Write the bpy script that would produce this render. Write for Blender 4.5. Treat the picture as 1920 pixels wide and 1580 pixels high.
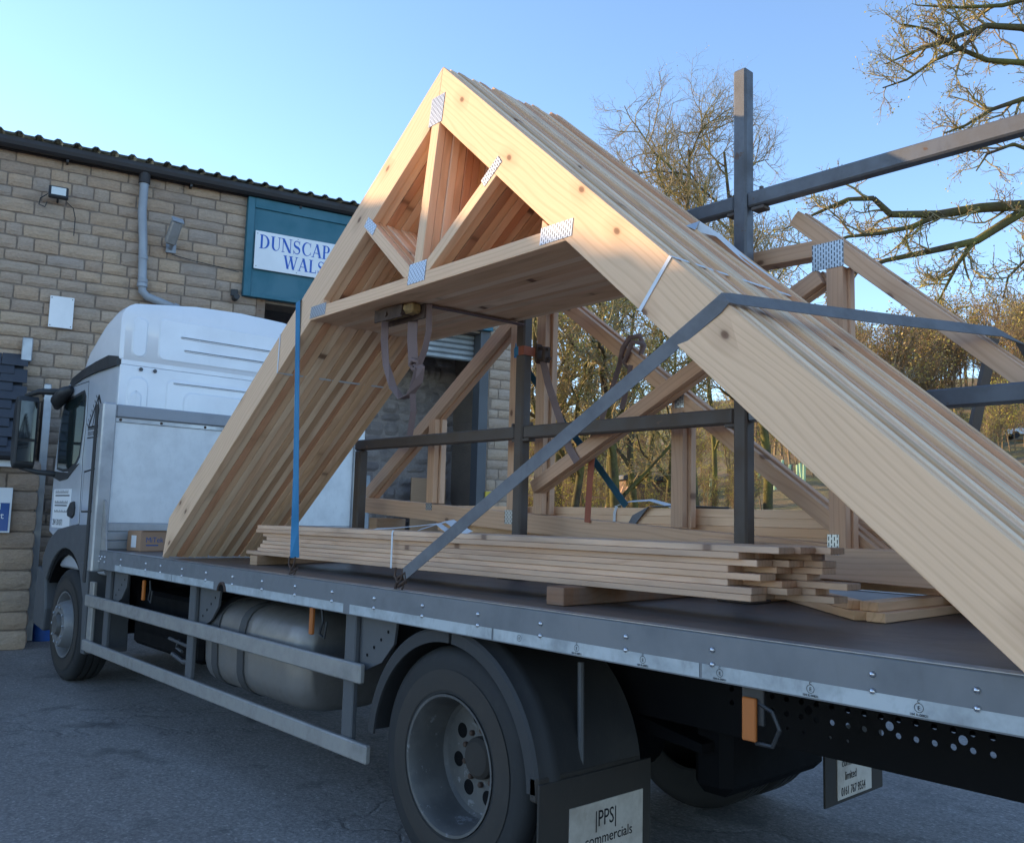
import bpy, bmesh, math, random
import numpy as np
from mathutils import Vector, Matrix
random.seed(7)
for o_ in list(bpy.data.objects): bpy.data.objects.remove(o_)
SC = bpy.context.scene
COL = SC.collection
R = math.radians
# ------------------------------------------------------------------ camera
YAW, PITCH, ROLL = R(47.877), R(6.204), R(1.542)
CP = Vector((7.9204, -2.4981, 1.6146))
fwd = Vector((-math.sin(YAW)*math.cos(PITCH), math.cos(YAW)*math.cos(PITCH), math.sin(PITCH)))
rt = Vector((math.cos(YAW), math.sin(YAW), 0)); up = rt.cross(fwd)
rt2 = math.cos(ROLL)*rt + math.sin(ROLL)*up; up2 = -math.sin(ROLL)*rt + math.cos(ROLL)*up
cd = bpy.data.cameras.new('camera'); cam = bpy.data.objects.new('camera', cd); COL.objects.link(cam)
cam.matrix_world = Matrix(((rt2.x, up2.x, -fwd.x, CP.x), (rt2.y, up2.y, -fwd.y, CP.y), (rt2.z, up2.z, -fwd.z, CP.z), (0, 0, 0, 1)))
cd.sensor_fit = 'HORIZONTAL'; cd.sensor_width = 36; cd.lens = 36*1661.8/1920
cd.clip_start = 0.05; cd.clip_end = 3000
SC.camera = cam
# ------------------------------------------------------------------ light
SUN_EL, SUN_AZ = R(15.75), R(28)      # azimuth from -x towards -y
sdir = Vector((-math.cos(SUN_AZ)*math.cos(SUN_EL), -math.sin(SUN_AZ)*math.cos(SUN_EL), math.sin(SUN_EL)))
w = bpy.data.worlds.new('World'); SC.world = w; w.use_nodes = True
nt = w.node_tree; bg = nt.nodes['Background']
sky = nt.nodes.new('ShaderNodeTexSky'); sky.sky_type = 'NISHITA'; sky.sun_disc = False
sky.sun_elevation = SUN_EL; sky.sun_rotation = math.atan2(sdir.x, sdir.y)
sky.air_density = 0.8; sky.dust_density = 0.05; sky.ozone_density = 1.9; sky.altitude = 100
nt.links.new(sky.outputs[0], bg.inputs[0]); bg.inputs[1].default_value = 0.15
ld = bpy.data.lights.new('sun', 'SUN'); ld.energy = 3.1; ld.angle = R(0.5); ld.color = (1.0, 0.70, 0.38)
lo = bpy.data.objects.new('sun', ld); COL.objects.link(lo); lo.rotation_euler = sdir.to_track_quat('Z', 'Y').to_euler(); lo.location = (0, 0, 30)
SC.view_settings.view_transform = 'Standard'; SC.view_settings.look = 'None'; SC.view_settings.gamma = 1
SC.view_settings.exposure = 1.56
SC.render.engine = 'CYCLES'
SC.cycles.max_bounces = 8; SC.cycles.diffuse_bounces = 6; SC.cycles.glossy_bounces = 3; SC.cycles.transmission_bounces = 2

# ------------------------------------------------------------------ materials
MATS = {}
def nodes_of(name):
    m = bpy.data.materials.new(name); m.use_nodes = True
    MATS[name] = m
    t = m.node_tree; b = t.nodes['Principled BSDF']
    return m, t, b
def N(t, typ, **kw):
    n = t.nodes.new('ShaderNode'+typ)
    for k, v in kw.items():
        if k in n.inputs: n.inputs[k].default_value = v
        else: setattr(n, k, v)
    return n
def ramp(t, fac, stops):
    r = t.nodes.new('ShaderNodeValToRGB'); e = r.color_ramp.elements
    while len(e) < len(stops): e.new(0.5)
    for el, (p, c) in zip(e, stops):
        el.position = p; el.color = (*c, 1) if len(c) == 3 else c
    t.links.new(fac, r.inputs[0]); return r.outputs[0]
def mixc(t, fac, a, b, mode='MIX'):
    n = t.nodes.new('ShaderNodeMix'); n.data_type = 'RGBA'; n.blend_type = mode
    for s, v in ((n.inputs[0], fac), (n.inputs[6], a), (n.inputs[7], b)):
        if hasattr(v, 'is_linked') or isinstance(v, bpy.types.NodeSocket): t.links.new(v, s)
        elif isinstance(v, (int, float)): s.default_value = v
        else: s.default_value = (*v, 1)
    return n.outputs[2]
def math_(t, op, a, b=None, c=None):
    n = t.nodes.new('ShaderNodeMath'); n.operation = op
    for i, v in enumerate((a, b, c)):
        if v is None: continue
        if isinstance(v, bpy.types.NodeSocket): t.links.new(v, n.inputs[i])
        else: n.inputs[i].default_value = v
    return n.outputs[0]
def coords(t, scale=(1, 1, 1), kind='Object', rnd=False):
    tc = t.nodes.new('ShaderNodeTexCoord'); mp = t.nodes.new('ShaderNodeMapping')
    mp.inputs['Scale'].default_value = scale
    t.links.new(tc.outputs[kind], mp.inputs['Vector'])
    if rnd:
        oi = t.nodes.new('ShaderNodeObjectInfo')
        cx = t.nodes.new('ShaderNodeCombineXYZ')
        for i, k in enumerate((37., 11., 23.)):
            t.links.new(math_(t, 'MULTIPLY', oi.outputs['Random'], k), cx.inputs[i])
        t.links.new(cx.outputs[0], mp.inputs['Location'])
    return mp.outputs[0]
def noise(t, vec, scale, detail=4, rough=.55, dist=0):
    n = N(t, 'TexNoise'); n.inputs['Scale'].default_value = scale; n.inputs['Detail'].default_value = detail
    n.inputs['Roughness'].default_value = rough; n.inputs['Distortion'].default_value = dist
    t.links.new(vec, n.inputs['Vector']); return n.outputs[0]
def bump(t, b, h, strength=.2, dist=.01):
    n = t.nodes.new('ShaderNodeBump'); n.inputs['Strength'].default_value = strength; n.inputs['Distance'].default_value = dist
    t.links.new(h, n.inputs['Height']); t.links.new(n.outputs[0], b.inputs['Normal'])
def setc(t, b, col, rough=None, metal=0):
    if isinstance(col, bpy.types.NodeSocket): t.links.new(col, b.inputs['Base Color'])
    else: b.inputs['Base Color'].default_value = (*col, 1)
    if rough is not None:
        if isinstance(rough, bpy.types.NodeSocket): t.links.new(rough, b.inputs['Roughness'])
        else: b.inputs['Roughness'].default_value = rough
    b.inputs['Metallic'].default_value = metal

def wood(name, pale, tan, pink, grey=0.0, knots=1.0, dark=1.0):
    m, t, b = nodes_of(name)
    v = coords(t, (1, 1, 1), rnd=True)
    oi = t.nodes.new('ShaderNodeObjectInfo')
    basec = ramp(t, oi.outputs['Random'], [(0, pale), (.22, tan), (.38, pale), (.52, pink), (.66, pale), (.76, tan), (.86, tuple(.66*q for q in pink)), (.93, tuple(1.06*q for q in pale)), (1, tan)])
    vg = coords(t, (.9, 5, 5), rnd=True)
    wv = N(t, 'TexWave', wave_type='BANDS', bands_direction='Z'); wv.inputs['Scale'].default_value = 2.3
    wv.inputs['Distortion'].default_value = 13; wv.inputs['Detail'].default_value = 1.0; wv.inputs['Detail Scale'].default_value = .55
    t.links.new(vg, wv.inputs['Vector'])
    g = ramp(t, wv.outputs['Fac'], [(0, (.72, .63, .55)), (.22, (.95, .92, .9)), (.5, (1, 1, 1)), (1, (1, .98, .96))])
    c = mixc(t, .42, basec, g, 'MULTIPLY')
    fine = noise(t, coords(t, (3, 90, 90), rnd=True), 1.0, 3, .6)
    c = mixc(t, .5, c, ramp(t, fine, [(.25, (.80, .76, .72)), (.7, (1, 1, 1))]), 'MULTIPLY')
    big = noise(t, v, 1.3, 3)
    c = mixc(t, math_(t, 'MULTIPLY', big, .35), c, pink)
    # knots
    vk = coords(t, (3.0, 0, 5.0), rnd=True)
    vo = N(t, 'TexVoronoi', feature='F1'); vo.inputs['Scale'].default_value = 1.0; vo.inputs['Randomness'].default_value = 1
    vo.voronoi_dimensions = '2D'; sk = N(t, 'SeparateXYZ'); ck = N(t, 'CombineXYZ'); t.links.new(vk, sk.inputs[0]); t.links.new(sk.outputs[0], ck.inputs[0]); t.links.new(sk.outputs[2], ck.inputs[1])
    t.links.new(ck.outputs[0], vo.inputs['Vector'])
    sc_ = N(t, 'SeparateColor'); t.links.new(vo.outputs['Color'], sc_.inputs[0])
    gate = math_(t, 'GREATER_THAN', sc_.outputs[0], .62)
    halo = ramp(t, vo.outputs['Distance'], [(0, (1, 1, 1)), (.16, (.6, .6, .6)), (.34, (0, 0, 0))])
    c = mixc(t, math_(t, 'MULTIPLY', math_(t, 'MULTIPLY', halo, gate), .35*knots), c, (.34, .18, .10))
    kn = ramp(t, vo.outputs['Distance'], [(0, (1, 1, 1)), (.045, (.9, .9, .9)), (.075, (.15, .15, .15)), (.11, (0, 0, 0))])
    c = mixc(t, math_(t, 'MULTIPLY', math_(t, 'MULTIPLY', kn, gate), .85*knots), c, (.13*dark, .055*dark, .03*dark))
    if grey:
        gm = ramp(t, noise(t, coords(t, (.7, 4, 4), rnd=True), 1.6, 4), [(.4, (0, 0, 0)), (.65, (1, 1, 1))])
        c = mixc(t, math_(t, 'MULTIPLY', gm, grey), c, (.20, .19, .18))
    setc(t, b, c, .72); b.inputs['Specular IOR Level'].default_value = .25
    h = math_(t, 'ADD', fine, math_(t, 'MULTIPLY', wv.outputs['Fac'], .5))
    bump(t, b, h, .2, .0015)
    return m
wood('spruce', (.86, .595, .40), (.80, .525, .325), (.77, .475, .285))
wood('spruce_pale', (.90, .675, .475), (.88, .645, .44), (.86, .61, .41))
wood('spruce_tan', (.79, .515, .315), (.75, .475, .28), (.77, .50, .30))
wood('spruce_pink', (.68, .355, .205), (.67, .385, .23), (.60, .315, .18))
wood('spruce_aged', (.72, .46, .30), (.65, .395, .245), (.62, .36, .225), grey=.2)
wood('sawn_board', (.76, .52, .36), (.70, .46, .305), (.64, .405, .27), grey=.32, knots=.9)
wood('bearer_red', (.27, .15, .09), (.30, .16, .09), (.25, .13, .08), grey=.4)
wood('bearer_pale', (.46, .29, .18), (.46, .29, .18), (.42, .27, .17))
wood('old_timber', (.20, .14, .10), (.24, .16, .10), (.2, .13, .09), grey=.5)

def painted(name, col, rough=.45, dirt=.35, dcol=(.10, .09, .08), metal=0, dscale=2.5, coat=0, spots=None, sth=.66):
    m, t, b = nodes_of(name)
    v = coords(t, (1, 1, 1), rnd=True)
    n1 = noise(t, v, dscale, 4, .65); n2 = noise(t, coords(t, (1.2, 1.2, .5)), 22, 3, .7)
    f = ramp(t, n1, [(.42, (0, 0, 0)), (.72, (1, 1, 1))])
    c = mixc(t, math_(t, 'MULTIPLY', f, dirt), col, dcol)
    c = mixc(t, math_(t, 'MULTIPLY', ramp(t, n2, [(.55, (0, 0, 0)), (.75, (1, 1, 1))]), dirt*.5), c, dcol)
    if spots:
        s = ramp(t, noise(t, v, 9, 5, .7), [(sth, (0, 0, 0)), (sth+.04, (1, 1, 1))])
        c = mixc(t, s, c, spots)
    rr = N(t, 'MapRange'); rr.inputs[3].default_value = rough; rr.inputs[4].default_value = min(1, rough+.3)
    t.links.new(f, rr.inputs[0])
    setc(t, b, c, rr.outputs[0], metal)
    b.inputs['Coat Weight'].default_value = coat; b.inputs['Coat Roughness'].default_value = .08
    bump(t, b, n2, .06, .003)
    return m
painted('cab_paint', (.78, .79, .81), .32, .10, (.35, .34, .33), coat=.5)
painted('cab_silver', (.42, .44, .47), .30, .16, (.20, .20, .20), coat=.5)
painted('black_plastic', (.022, .023, .025), .5, .5, (.06, .06, .06))
painted('grey_plastic', (.075, .078, .085), .55, .4, (.12, .115, .11))
painted('rail_paint', (.15, .16, .175), .42, .35, (.095, .09, .085), dscale=4)
painted('rail_light', (.27, .285, .31), .4, .3, (.16, .155, .15))
painted('tape', (.42, .46, .48), .35, .55, (.13, .13, .13), dscale=7)
painted('bare_lip', (.36, .38, .41), .3, .5, (.13, .12, .11), metal=.7, dscale=6)
painted('guard_alu', (.33, .315, .30), .42, .5, (.15, .14, .13), metal=.35, dscale=5)
painted('alu', (.45, .46, .47), .36, .4, (.22, .21, .2), metal=.6)
painted('panel_white', (.72, .73, .72), .42, .28, (.36, .36, .35), dscale=5)
painted('rack_steel', (.105, .11, .125), .42, .55, (.045, .040, .038), dscale=5, spots=(.09, .045, .025))
painted('rack_dark', (.085, .064, .052), .6, .6, (.115, .08, .055), dscale=7, spots=(.16, .10, .065))
painted('chassis', (.006, .006, .007), .6, .3, (.016, .015, .014))
MATS['chassis'].node_tree.nodes['Principled BSDF'].inputs['Specular IOR Level'].default_value = .08
painted('tyre', (.014, .014, .015), .72, .5, (.045, .043, .042))
painted('mud_rubber', (.030, .026, .023), .8, .7, (.055, .045, .037))
painted('rim_worn', (.085, .082, .08), .55, .7, (.16, .15, .14), metal=.2, dscale=5, spots=(.19, .19, .195), sth=.60)
painted('rim_steel', (.22, .22, .225), .45, .5, (.09, .085, .08), metal=.4)
painted('tank_alu', (.27, .25, .235), .36, .5, (.15, .13, .11), metal=.55, dscale=3)
painted('tank_strap', (.05, .05, .052), .5, .3)
painted('orange_lens', (.42, .115, .015), .3, .3, (.2, .08, .03))
painted('white_plate', (.78, .78, .78), .4, .12, (.4, .4, .4))
painted('guard_black', (.030, .030, .032), .72, .6, (.06, .055, .05))
painted('mud_plate', (.55, .50, .44), .55, .55, (.25, .20, .16), dscale=6)
painted('teal_paint', (.018, .125, .175), .45, .3, (.03, .11, .14))
painted('pvc_grey', (.30, .33, .37), .35, .3, (.2, .2, .2))
painted('gutter_dark', (.022, .020, .022), .5, .4, (.05, .04, .035))
painted('sheet_green', (.035, .05, .05), .5, .4, (.06, .05, .045))
painted('blue_web', (.035, .19, .36), .75, .35, (.03, .09, .16))
painted('teal_web', (.015, .075, .115), .8, .35, (.02, .05, .07))
painted('grey_web', (.15, .15, .158), .75, .45, (.075, .075, .08), dscale=8)
painted('mauve_web', (.21, .145, .135), .85, .4, (.13, .09, .085))
painted('red_web', (.34, .10, .055), .8, .4, (.2, .07, .05))
painted('rust', (.09, .055, .04), .7, .6, (.045, .035, .03), metal=.3, dscale=14)
painted('white_band', (.62, .64, .67), .4, .15, (.4, .4, .4))
painted('card', (.36, .215, .13), .8, .15, (.28, .16, .10))
painted('ink', (.01, .01, .012), .6, 0)
painted('sign_ink', (.012, .10, .46), .5, .05)
painted('box_ink', (.02, .10, .28), .7, .2)
painted('sign_white', (.76, .78, .80), .4, .1, (.45, .45, .45))
painted('blue_sign', (.02, .085, .30), .4, .1)
painted('slate', (.045, .05, .062), .6, .5, (.085, .085, .09))
painted('brown_door', (.045, .028, .022), .6, .3)
painted('lamp_glass', (.65, .67, .64), .2, .1)
painted('zinc', (.33, .35, .38), .35, .4, (.2, .2, .2), metal=.6)
painted('shutter', (.30, .32, .33), .45, .4, (.16, .15, .14), metal=.3)
painted('guard_tube', (.36, .55, .33), .6, .2, (.3, .4, .25))
painted('car_white', (.7, .72, .75), .25, .1)
painted('blue_drum', (.01, .10, .42), .4, .3)
painted('yellow', (.65, .45, .03), .5, .3)
painted('worn_yellow', (.30, .19, .07), .6, .8, (.06, .045, .035), dscale=16)

m, t, b = nodes_of('glass'); setc(t, b, (.012, .02, .02), .06); b.inputs['Coat Weight'].default_value = .5
m, t, b = nodes_of('mirror_glass'); setc(t, b, (.10, .11, .12), .05, 1.0)
m, t, b = nodes_of('steel_bright')
setc(t, b, (.6, .6, .62), .3, 1.0)

# perforated galvanised nail plate
m, t, b = nodes_of('nail_plate')
v = coords(t, (1, 1, 1))
sx = N(t, 'SeparateXYZ'); t.links.new(v, sx.inputs[0])
cb = N(t, 'CombineXYZ'); t.links.new(sx.outputs[2], cb.inputs[0]); t.links.new(sx.outputs[0], cb.inputs[1])
br = N(t, 'TexBrick'); t.links.new(cb.outputs[0], br.inputs['Vector'])
br.inputs['Scale'].default_value = 1; br.inputs['Brick Width'].default_value = .026; br.inputs['Row Height'].default_value = .0135
br.inputs['Mortar Size'].default_value = .0046; br.inputs['Mortar Smooth'].default_value = .1
sl = ramp(t, br.outputs['Fac'], [(.4, (.04, .04, .045)), (.6, (.42, .44, .46))])
setc(t, b, sl, .3, .55)
bump(t, b, br.outputs['Fac'], .5, .002)

# stone
def stone(name, cols, dark):
    m, t, b = nodes_of(name)
    oi = t.nodes.new('ShaderNodeObjectInfo')
    gz = t.nodes.new('ShaderNodeNewGeometry')
    rnd = math_(t, 'FRACT', math_(t, 'ADD', oi.outputs['Random'], gz.outputs['Random Per Island']))
    c = ramp(t, rnd, [(i/(len(cols)-1), k) for i, k in enumerate(cols)])
    tc = N(t, 'TexCoord'); geo = gz.outputs['Position']
    mp = N(t, 'Mapping'); t.links.new(geo, mp.inputs[0]); mp.inputs['Scale'].default_value = (1, 1, 1.7)
    n1 = noise(t, mp.outputs[0], 3.0, 6, .62); n2 = noise(t, mp.outputs[0], 30, 5, .7); n3 = noise(t, mp.outputs[0], .9, 4, .6)
    c = mixc(t, .55, c, ramp(t, n2, [(.25, (.62, .58, .54)), (.75, (1.12, 1.1, 1.06))]), 'MULTIPLY')
    c = mixc(t, math_(t, 'MULTIPLY', ramp(t, n1, [(.45, (0, 0, 0)), (.75, (1, 1, 1))]), .5), c, dark)
    c = mixc(t, math_(t, 'MULTIPLY', ramp(t, n3, [(.5, (0, 0, 0)), (.75, (1, 1, 1))]), .4), c, (.30, .26, .23))
    setc(t, b, c, .9); b.inputs['Specular IOR Level'].default_value = .15
    mp2 = N(t, 'Mapping'); t.links.new(geo, mp2.inputs[0]); mp2.inputs['Scale'].default_value = (1, 1, 3.2)
    bump(t, b, noise(t, mp2.outputs[0], 17, 5, .8), 1.0, .03)
    return m
stone('sandstone', [(.58, .42, .30), (.64, .475, .34), (.50, .375, .29), (.60, .465, .36), (.66, .47, .325), (.52, .42, .35), (.60, .43, .305), (.54, .40, .305)], (.32, .26, .21))
stone('mortar', [(.32, .25, .20), (.35, .275, .22)], (.22, .175, .145))
stone('rubble', [(.42, .36, .34), (.50, .44, .41), (.32, .28, .28), (.46, .40, .37)], (.13, .115, .115))
stone('hut_brick', [(.22, .12, .085), (.25, .15, .10)], (.12, .08, .07))

# asphalt
m, t, b = nodes_of('asphalt')
v = coords(t, (1, 1, 1))
n1 = noise(t, v, .55, 6, .6); n2 = noise(t, v, 38, 4, .8); n3 = noise(t, v, 5, 6, .7); n4 = noise(t, coords(t, (.3, 1.6, 1)), 1.1, 5, .65)
c = mixc(t, n1, (.185, .165, .150), (.255, .230, .210))
c = mixc(t, math_(t, 'MULTIPLY', ramp(t, n4, [(.45, (0, 0, 0)), (.7, (1, 1, 1))]), .6), c, (.31, .286, .265))
c = mixc(t, .8, c, ramp(t, n2, [(.3, (.55, .55, .55)), (.52, (1, 1, 1)), (.72, (1.6, 1.6, 1.6))]), 'MULTIPLY')
c = mixc(t, math_(t, 'MULTIPLY', ramp(t, n3, [(.55, (0, 0, 0)), (.7, (1, 1, 1))]), .55), c, (.085, .08, .078))
vc = N(t, 'TexVoronoi', feature='DISTANCE_TO_EDGE'); vc.inputs['Scale'].default_value = .35
vw = N(t, 'Mapping'); t.links.new(v, vw.inputs[0])
nv = N(t, 'TexNoise'); nv.inputs['Scale'].default_value = 1.6; nv.inputs['Detail'].default_value = 6; t.links.new(v, nv.inputs['Vector'])
vv = N(t, 'VectorMath', operation='ADD'); t.links.new(v, vv.inputs[0]); t.links.new(nv.outputs['Color'], vv.inputs[1]); t.links.new(vv.outputs[0], vc.inputs['Vector'])
cr = ramp(t, vc.outputs['Distance'], [(.002, (1, 1, 1)), (.009, (0, 0, 0))])
st_ = ramp(t, noise(t, v, 1.7, 3, .5), [(.60, (0, 0, 0)), (.70, (1, 1, 1))])
c = mixc(t, math_(t, 'MULTIPLY', st_, .55), c, (.05, .047, .045))
gr = N(t, 'TexVoronoi', feature='F1'); gr.inputs['Scale'].default_value = 75; t.links.new(v, gr.inputs['Vector'])
gs = N(t, 'SeparateColor'); t.links.new(gr.outputs['Color'], gs.inputs[0])
c = mixc(t, .45, c, ramp(t, gs.outputs[0], [(0, (.5, .5, .5)), (.6, (1, 1, 1)), (.93, (1.3, 1.3, 1.3)), (1, (2.2, 2.2, 2.1))]), 'MULTIPLY')
c = mixc(t, math_(t, 'MULTIPLY', cr, .22), c, (.04, .04, .04))
setc(t, b, c, .75); bump(t, b, math_(t, 'SUBTRACT', n2, cr), .8, .008)

# deck plywood
m, t, b = nodes_of('deck_ply')
v = coords(t, (1, 1, 1)); vs = coords(t, (.5, 5, 1))
n1 = noise(t, vs, 2.2, 6, .65); n2 = noise(t, coords(t, (2.5, 40, 1)), 1, 5, .7); n3 = noise(t, v, 1.4, 5, .6)
c = mixc(t, n1, (.085, .064, .056), (.16, .125, .108))
c = mixc(t, math_(t, 'MULTIPLY', ramp(t, n2, [(.55, (0, 0, 0)), (.7, (1, 1, 1))]), .6), c, (.06, .05, .048))
c = mixc(t, math_(t, 'MULTIPLY', ramp(t, n3, [(.45, (0, 0, 0)), (.7, (1, 1, 1))]), .6), c, (.13, .115, .11))
setc(t, b, c, ramp(t, n3, [(.3, (.33, .33, .33)), (.7, (.58, .58, .58))])); bump(t, b, n2, .15, .002)

# hillside ground
m, t, b = nodes_of('hill_grass')
v = coords(t, (1, 1, 1))
n1 = noise(t, v, .22, 6, .6); n2 = noise(t, v, 2.5, 6, .75)
c = ramp(t, n1, [(.35, (.20, .14, .085)), (.52, (.17, .14, .06)), (.66, (.19, .20, .055))])
c = mixc(t, .7, c, ramp(t, n2, [(.3, (.4, .4, .4)), (.7, (1.3, 1.25, 1.1))]), 'MULTIPLY')
setc(t, b, c, .95); bump(t, b, n2, .8, .15)

def barkmat(name, bark, moss, amt):
    m, t, b = nodes_of(name)
    gz = t.nodes.new('ShaderNodeNewGeometry')
    n1 = noise(t, gz.outputs['Position'], 1.3, 5, .6); n2 = noise(t, gz.outputs['Position'], 14, 5, .7)
    c = mixc(t, math_(t, 'MULTIPLY', ramp(t, n1, [(.38, (0, 0, 0)), (.62, (1, 1, 1))]), amt), bark, moss)
    c = mixc(t, .6, c, ramp(t, n2, [(.3, (.5, .5, .5)), (.7, (1.2, 1.2, 1.2))]), 'MULTIPLY')
    setc(t, b, c, .95); b.inputs['Specular IOR Level'].default_value = .1
    bump(t, b, n2, .6, .02)
barkmat('bark_moss', (.085, .066, .048), (.20, .19, .045), .6)
barkmat('bark_twig', (.30, .235, .155), (.38, .33, .11), .6)
barkmat('bark_far', (.24, .175, .12), (.32, .24, .12), .5)
def leafmat(name, stops):
    m, t, b = nodes_of(name)
    gz = t.nodes.new('ShaderNodeNewGeometry')
    n1 = noise(t, gz.outputs['Position'], .16, 3, .6)
    f = math_(t, 'ADD', math_(t, 'MULTIPLY', gz.outputs['Random Per Island'], .5), math_(t, 'MULTIPLY', n1, .6))
    c = ramp(t, f, stops)
    setc(t, b, c, .8); b.inputs['Specular IOR Level'].default_value = .1
    b.inputs['Subsurface Weight'].default_value = 0
leafmat('bud_leaf', [(.2, (.40, .37, .09)), (.5, (.46, .42, .10)), (.8, (.42, .33, .14))])
leafmat('far_leaf', [(.2, (.42, .31, .20)), (.45, (.46, .33, .15)), (.6, (.44, .35, .09)), (.85, (.30, .28, .09))])
leafmat('yellow_leaf', [(.2, (.46, .44, .09)), (.6, (.56, .50, .10)), (.9, (.44, .33, .15))])

# ------------------------------------------------------------------ geometry helpers
def mesh_obj(name, verts, faces, mat, parent=None, mw=None, smooth=False):
    me = bpy.data.meshes.new(name); me.from_pydata([tuple(v) for v in verts], [], faces); me.update()
    if mat: me.materials.append(MATS[mat])
    if smooth: me.polygons.foreach_set('use_smooth', [True]*len(me.polygons))
    o = bpy.data.objects.new(name, me); COL.objects.link(o)
    if parent: o.parent = parent
    if mw is not None: o.matrix_local = mw
    return o
class MB:
    def __init__(s): s.v = []; s.f = []
    def add(s, v, f):
        n = len(s.v); s.v += [tuple(p) for p in v]; s.f += [tuple(i+n for i in q) for q in f]; return s
    def box(s, x0, x1, y0, y1, z0, z1, M=None):
        v = [(x, y, z) for z in (z0, z1) for y in (y0, y1) for x in (x0, x1)]
        if M is not None: v = [M @ Vector(p) for p in v]
        return s.add(v, [(0, 2, 3, 1), (4, 5, 7, 6), (0, 1, 5, 4), (2, 6, 7, 3), (0, 4, 6, 2), (1, 3, 7, 5)])
    def cbox(s, x0, x1, y0, y1, z0, z1, c=.004, M=None):
        cx, cy, cz = (x0+x1)/2, (y0+y1)/2, (z0+z1)/2; hx, hy, hz = (x1-x0)/2, (y1-y0)/2, (z1-z0)/2
        c = min(c, hx*.45, hy*.45, hz*.45)
        bm = bmesh.new(); bmesh.ops.create_cube(bm, size=1)
        for q in bm.verts: q.co = (cx+q.co.x*2*hx, cy+q.co.y*2*hy, cz+q.co.z*2*hz)
        bmesh.ops.bevel(bm, geom=bm.edges[:], offset=c, segments=1, affect='EDGES')
        bm.verts.index_update()
        v = [q.co.copy() for q in bm.verts]
        if M is not None: v = [M @ p for p in v]
        s.add(v, [[q.index for q in f.verts] for f in bm.faces]); bm.free(); return s
    def prism(s, poly, axis, a0, a1):
        # poly list of 2D; axis 'y': poly=(x,z); 'x': (y,z); 'z': (x,y)
        def P(p, a): return {'y': (p[0], a, p[1]), 'x': (a, p[0], p[1]), 'z': (p[0], p[1], a)}[axis]
        n = len(poly); v = [P(p, a0) for p in poly]+[P(p, a1) for p in poly]
        f = [tuple(range(n))[::-1], tuple(range(n, 2*n))]+[(i, (i+1) % n, n+(i+1) % n, n+i) for i in range(n)]
        return s.add(v, f)
    def tube(s, pts, r, n=8, caps=True):
        pts = [Vector(p) for p in pts]; rs = r if isinstance(r, (list, tuple)) else [r]*len(pts)
        base = len(s.v); vv = []; prevx = None
        for i, p in enumerate(pts):
            d = (pts[min(i+1, len(pts)-1)]-pts[max(i-1, 0)])
            d = d.normalized() if d.length > 1e-9 else Vector((0, 0, 1))
            if prevx is None:
                a = Vector((0, 0, 1)) if abs(d.z) < .9 else Vector((1, 0, 0)); x = d.cross(a).normalized()
            else:
                x = prevx-d*prevx.dot(d); x = x.normalized() if x.length > 1e-6 else d.orthogonal().normalized()
            prevx = x; y = d.cross(x)
            for k in range(n):
                an = 2*math.pi*k/n; vv.append(p+rs[i]*(math.cos(an)*x+math.sin(an)*y))
        ff = []
        for i in range(len(pts)-1):
            for k in range(n):
                ff.append((i*n+k, i*n+(k+1) % n, (i+1)*n+(k+1) % n, (i+1)*n+k))
        if caps: ff += [tuple(range(n))[::-1], tuple((len(pts)-1)*n+k for k in range(n))]
        return s.add(vv, ff)
    def lathe(s, prof, c, n=48, axis='y', close=False):
        # prof: (a along axis, radius)
        vv = []; ff = []; m_ = len(prof)
        for k in range(n):
            an = 2*math.pi*k/n
            for a, r in prof:
                if axis == 'y': vv.append((c[0]+r*math.cos(an), c[1]+a, c[2]+r*math.sin(an)))
                elif axis == 'z': vv.append((c[0]+r*math.cos(an), c[1]+r*math.sin(an), c[2]+a))
                else: vv.append((c[0]+a, c[1]+r*math.cos(an), c[2]+r*math.sin(an)))
        for k in range(n):
            for i in range(m_-1):
                ff.append((k*m_+i, k*m_+i+1, ((k+1) % n)*m_+i+1, ((k+1) % n)*m_+i))
        return s.add(vv, ff)
    def ribbon(s, pts, wdir, wid, th=.004):
        # flat strap along pts; wdir list or single width direction
        pts = [Vector(p) for p in pts]; vv = []; ff = []
        for i, p in enumerate(pts):
            wd = Vector(wdir[i] if isinstance(wdir, list) else wdir).normalized()
            d = (pts[min(i+1, len(pts)-1)]-pts[max(i-1, 0)]).normalized()
            nn_ = d.cross(wd).normalized(); h = wid/2
            wd = (wd-d*wd.dot(d)).normalized()
            vv += [p-wd*h-nn_*th/2, p+wd*h-nn_*th/2, p+wd*h+nn_*th/2, p-wd*h+nn_*th/2]
        for i in range(len(pts)-1):
            for k in range(4): ff.append((i*4+k, i*4+(k+1) % 4, (i+1)*4+(k+1) % 4, (i+1)*4+k))
        e = (len(pts)-1)*4; ff += [(3, 2, 1, 0), (e, e+1, e+2, e+3)]
        return s.add(vv, ff)
    def build(s, name, mat, parent=None, mw=None, smooth=False, bevel=0, auto=None):
        o = mesh_obj(name, s.v, s.f, mat, parent, mw, smooth)
        if auto:
            bm = bmesh.new(); bm.from_mesh(o.data); bmesh.ops.recalc_face_normals(bm, faces=bm.faces[:])
            for e in bm.edges:
                e.smooth = not (len(e.link_faces) == 2 and e.calc_face_angle(0) > R(auto))
            for f in bm.faces: f.smooth = True
            bm.to_mesh(o.data); bm.free()
        if bevel:
            md = o.modifiers.new('bevel', 'BEVEL'); md.width = bevel; md.segments = 2; md.limit_method = 'ANGLE'; md.angle_limit = R(40)
        return o
def tag(o, label, cat, group=None):
    o['label'] = label; o['category'] = cat
    if group: o['group'] = group
    return o
def struct(o): o['kind'] = 'structure'; return o
def stuff(o): o['kind'] = 'stuff'; return o
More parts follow.
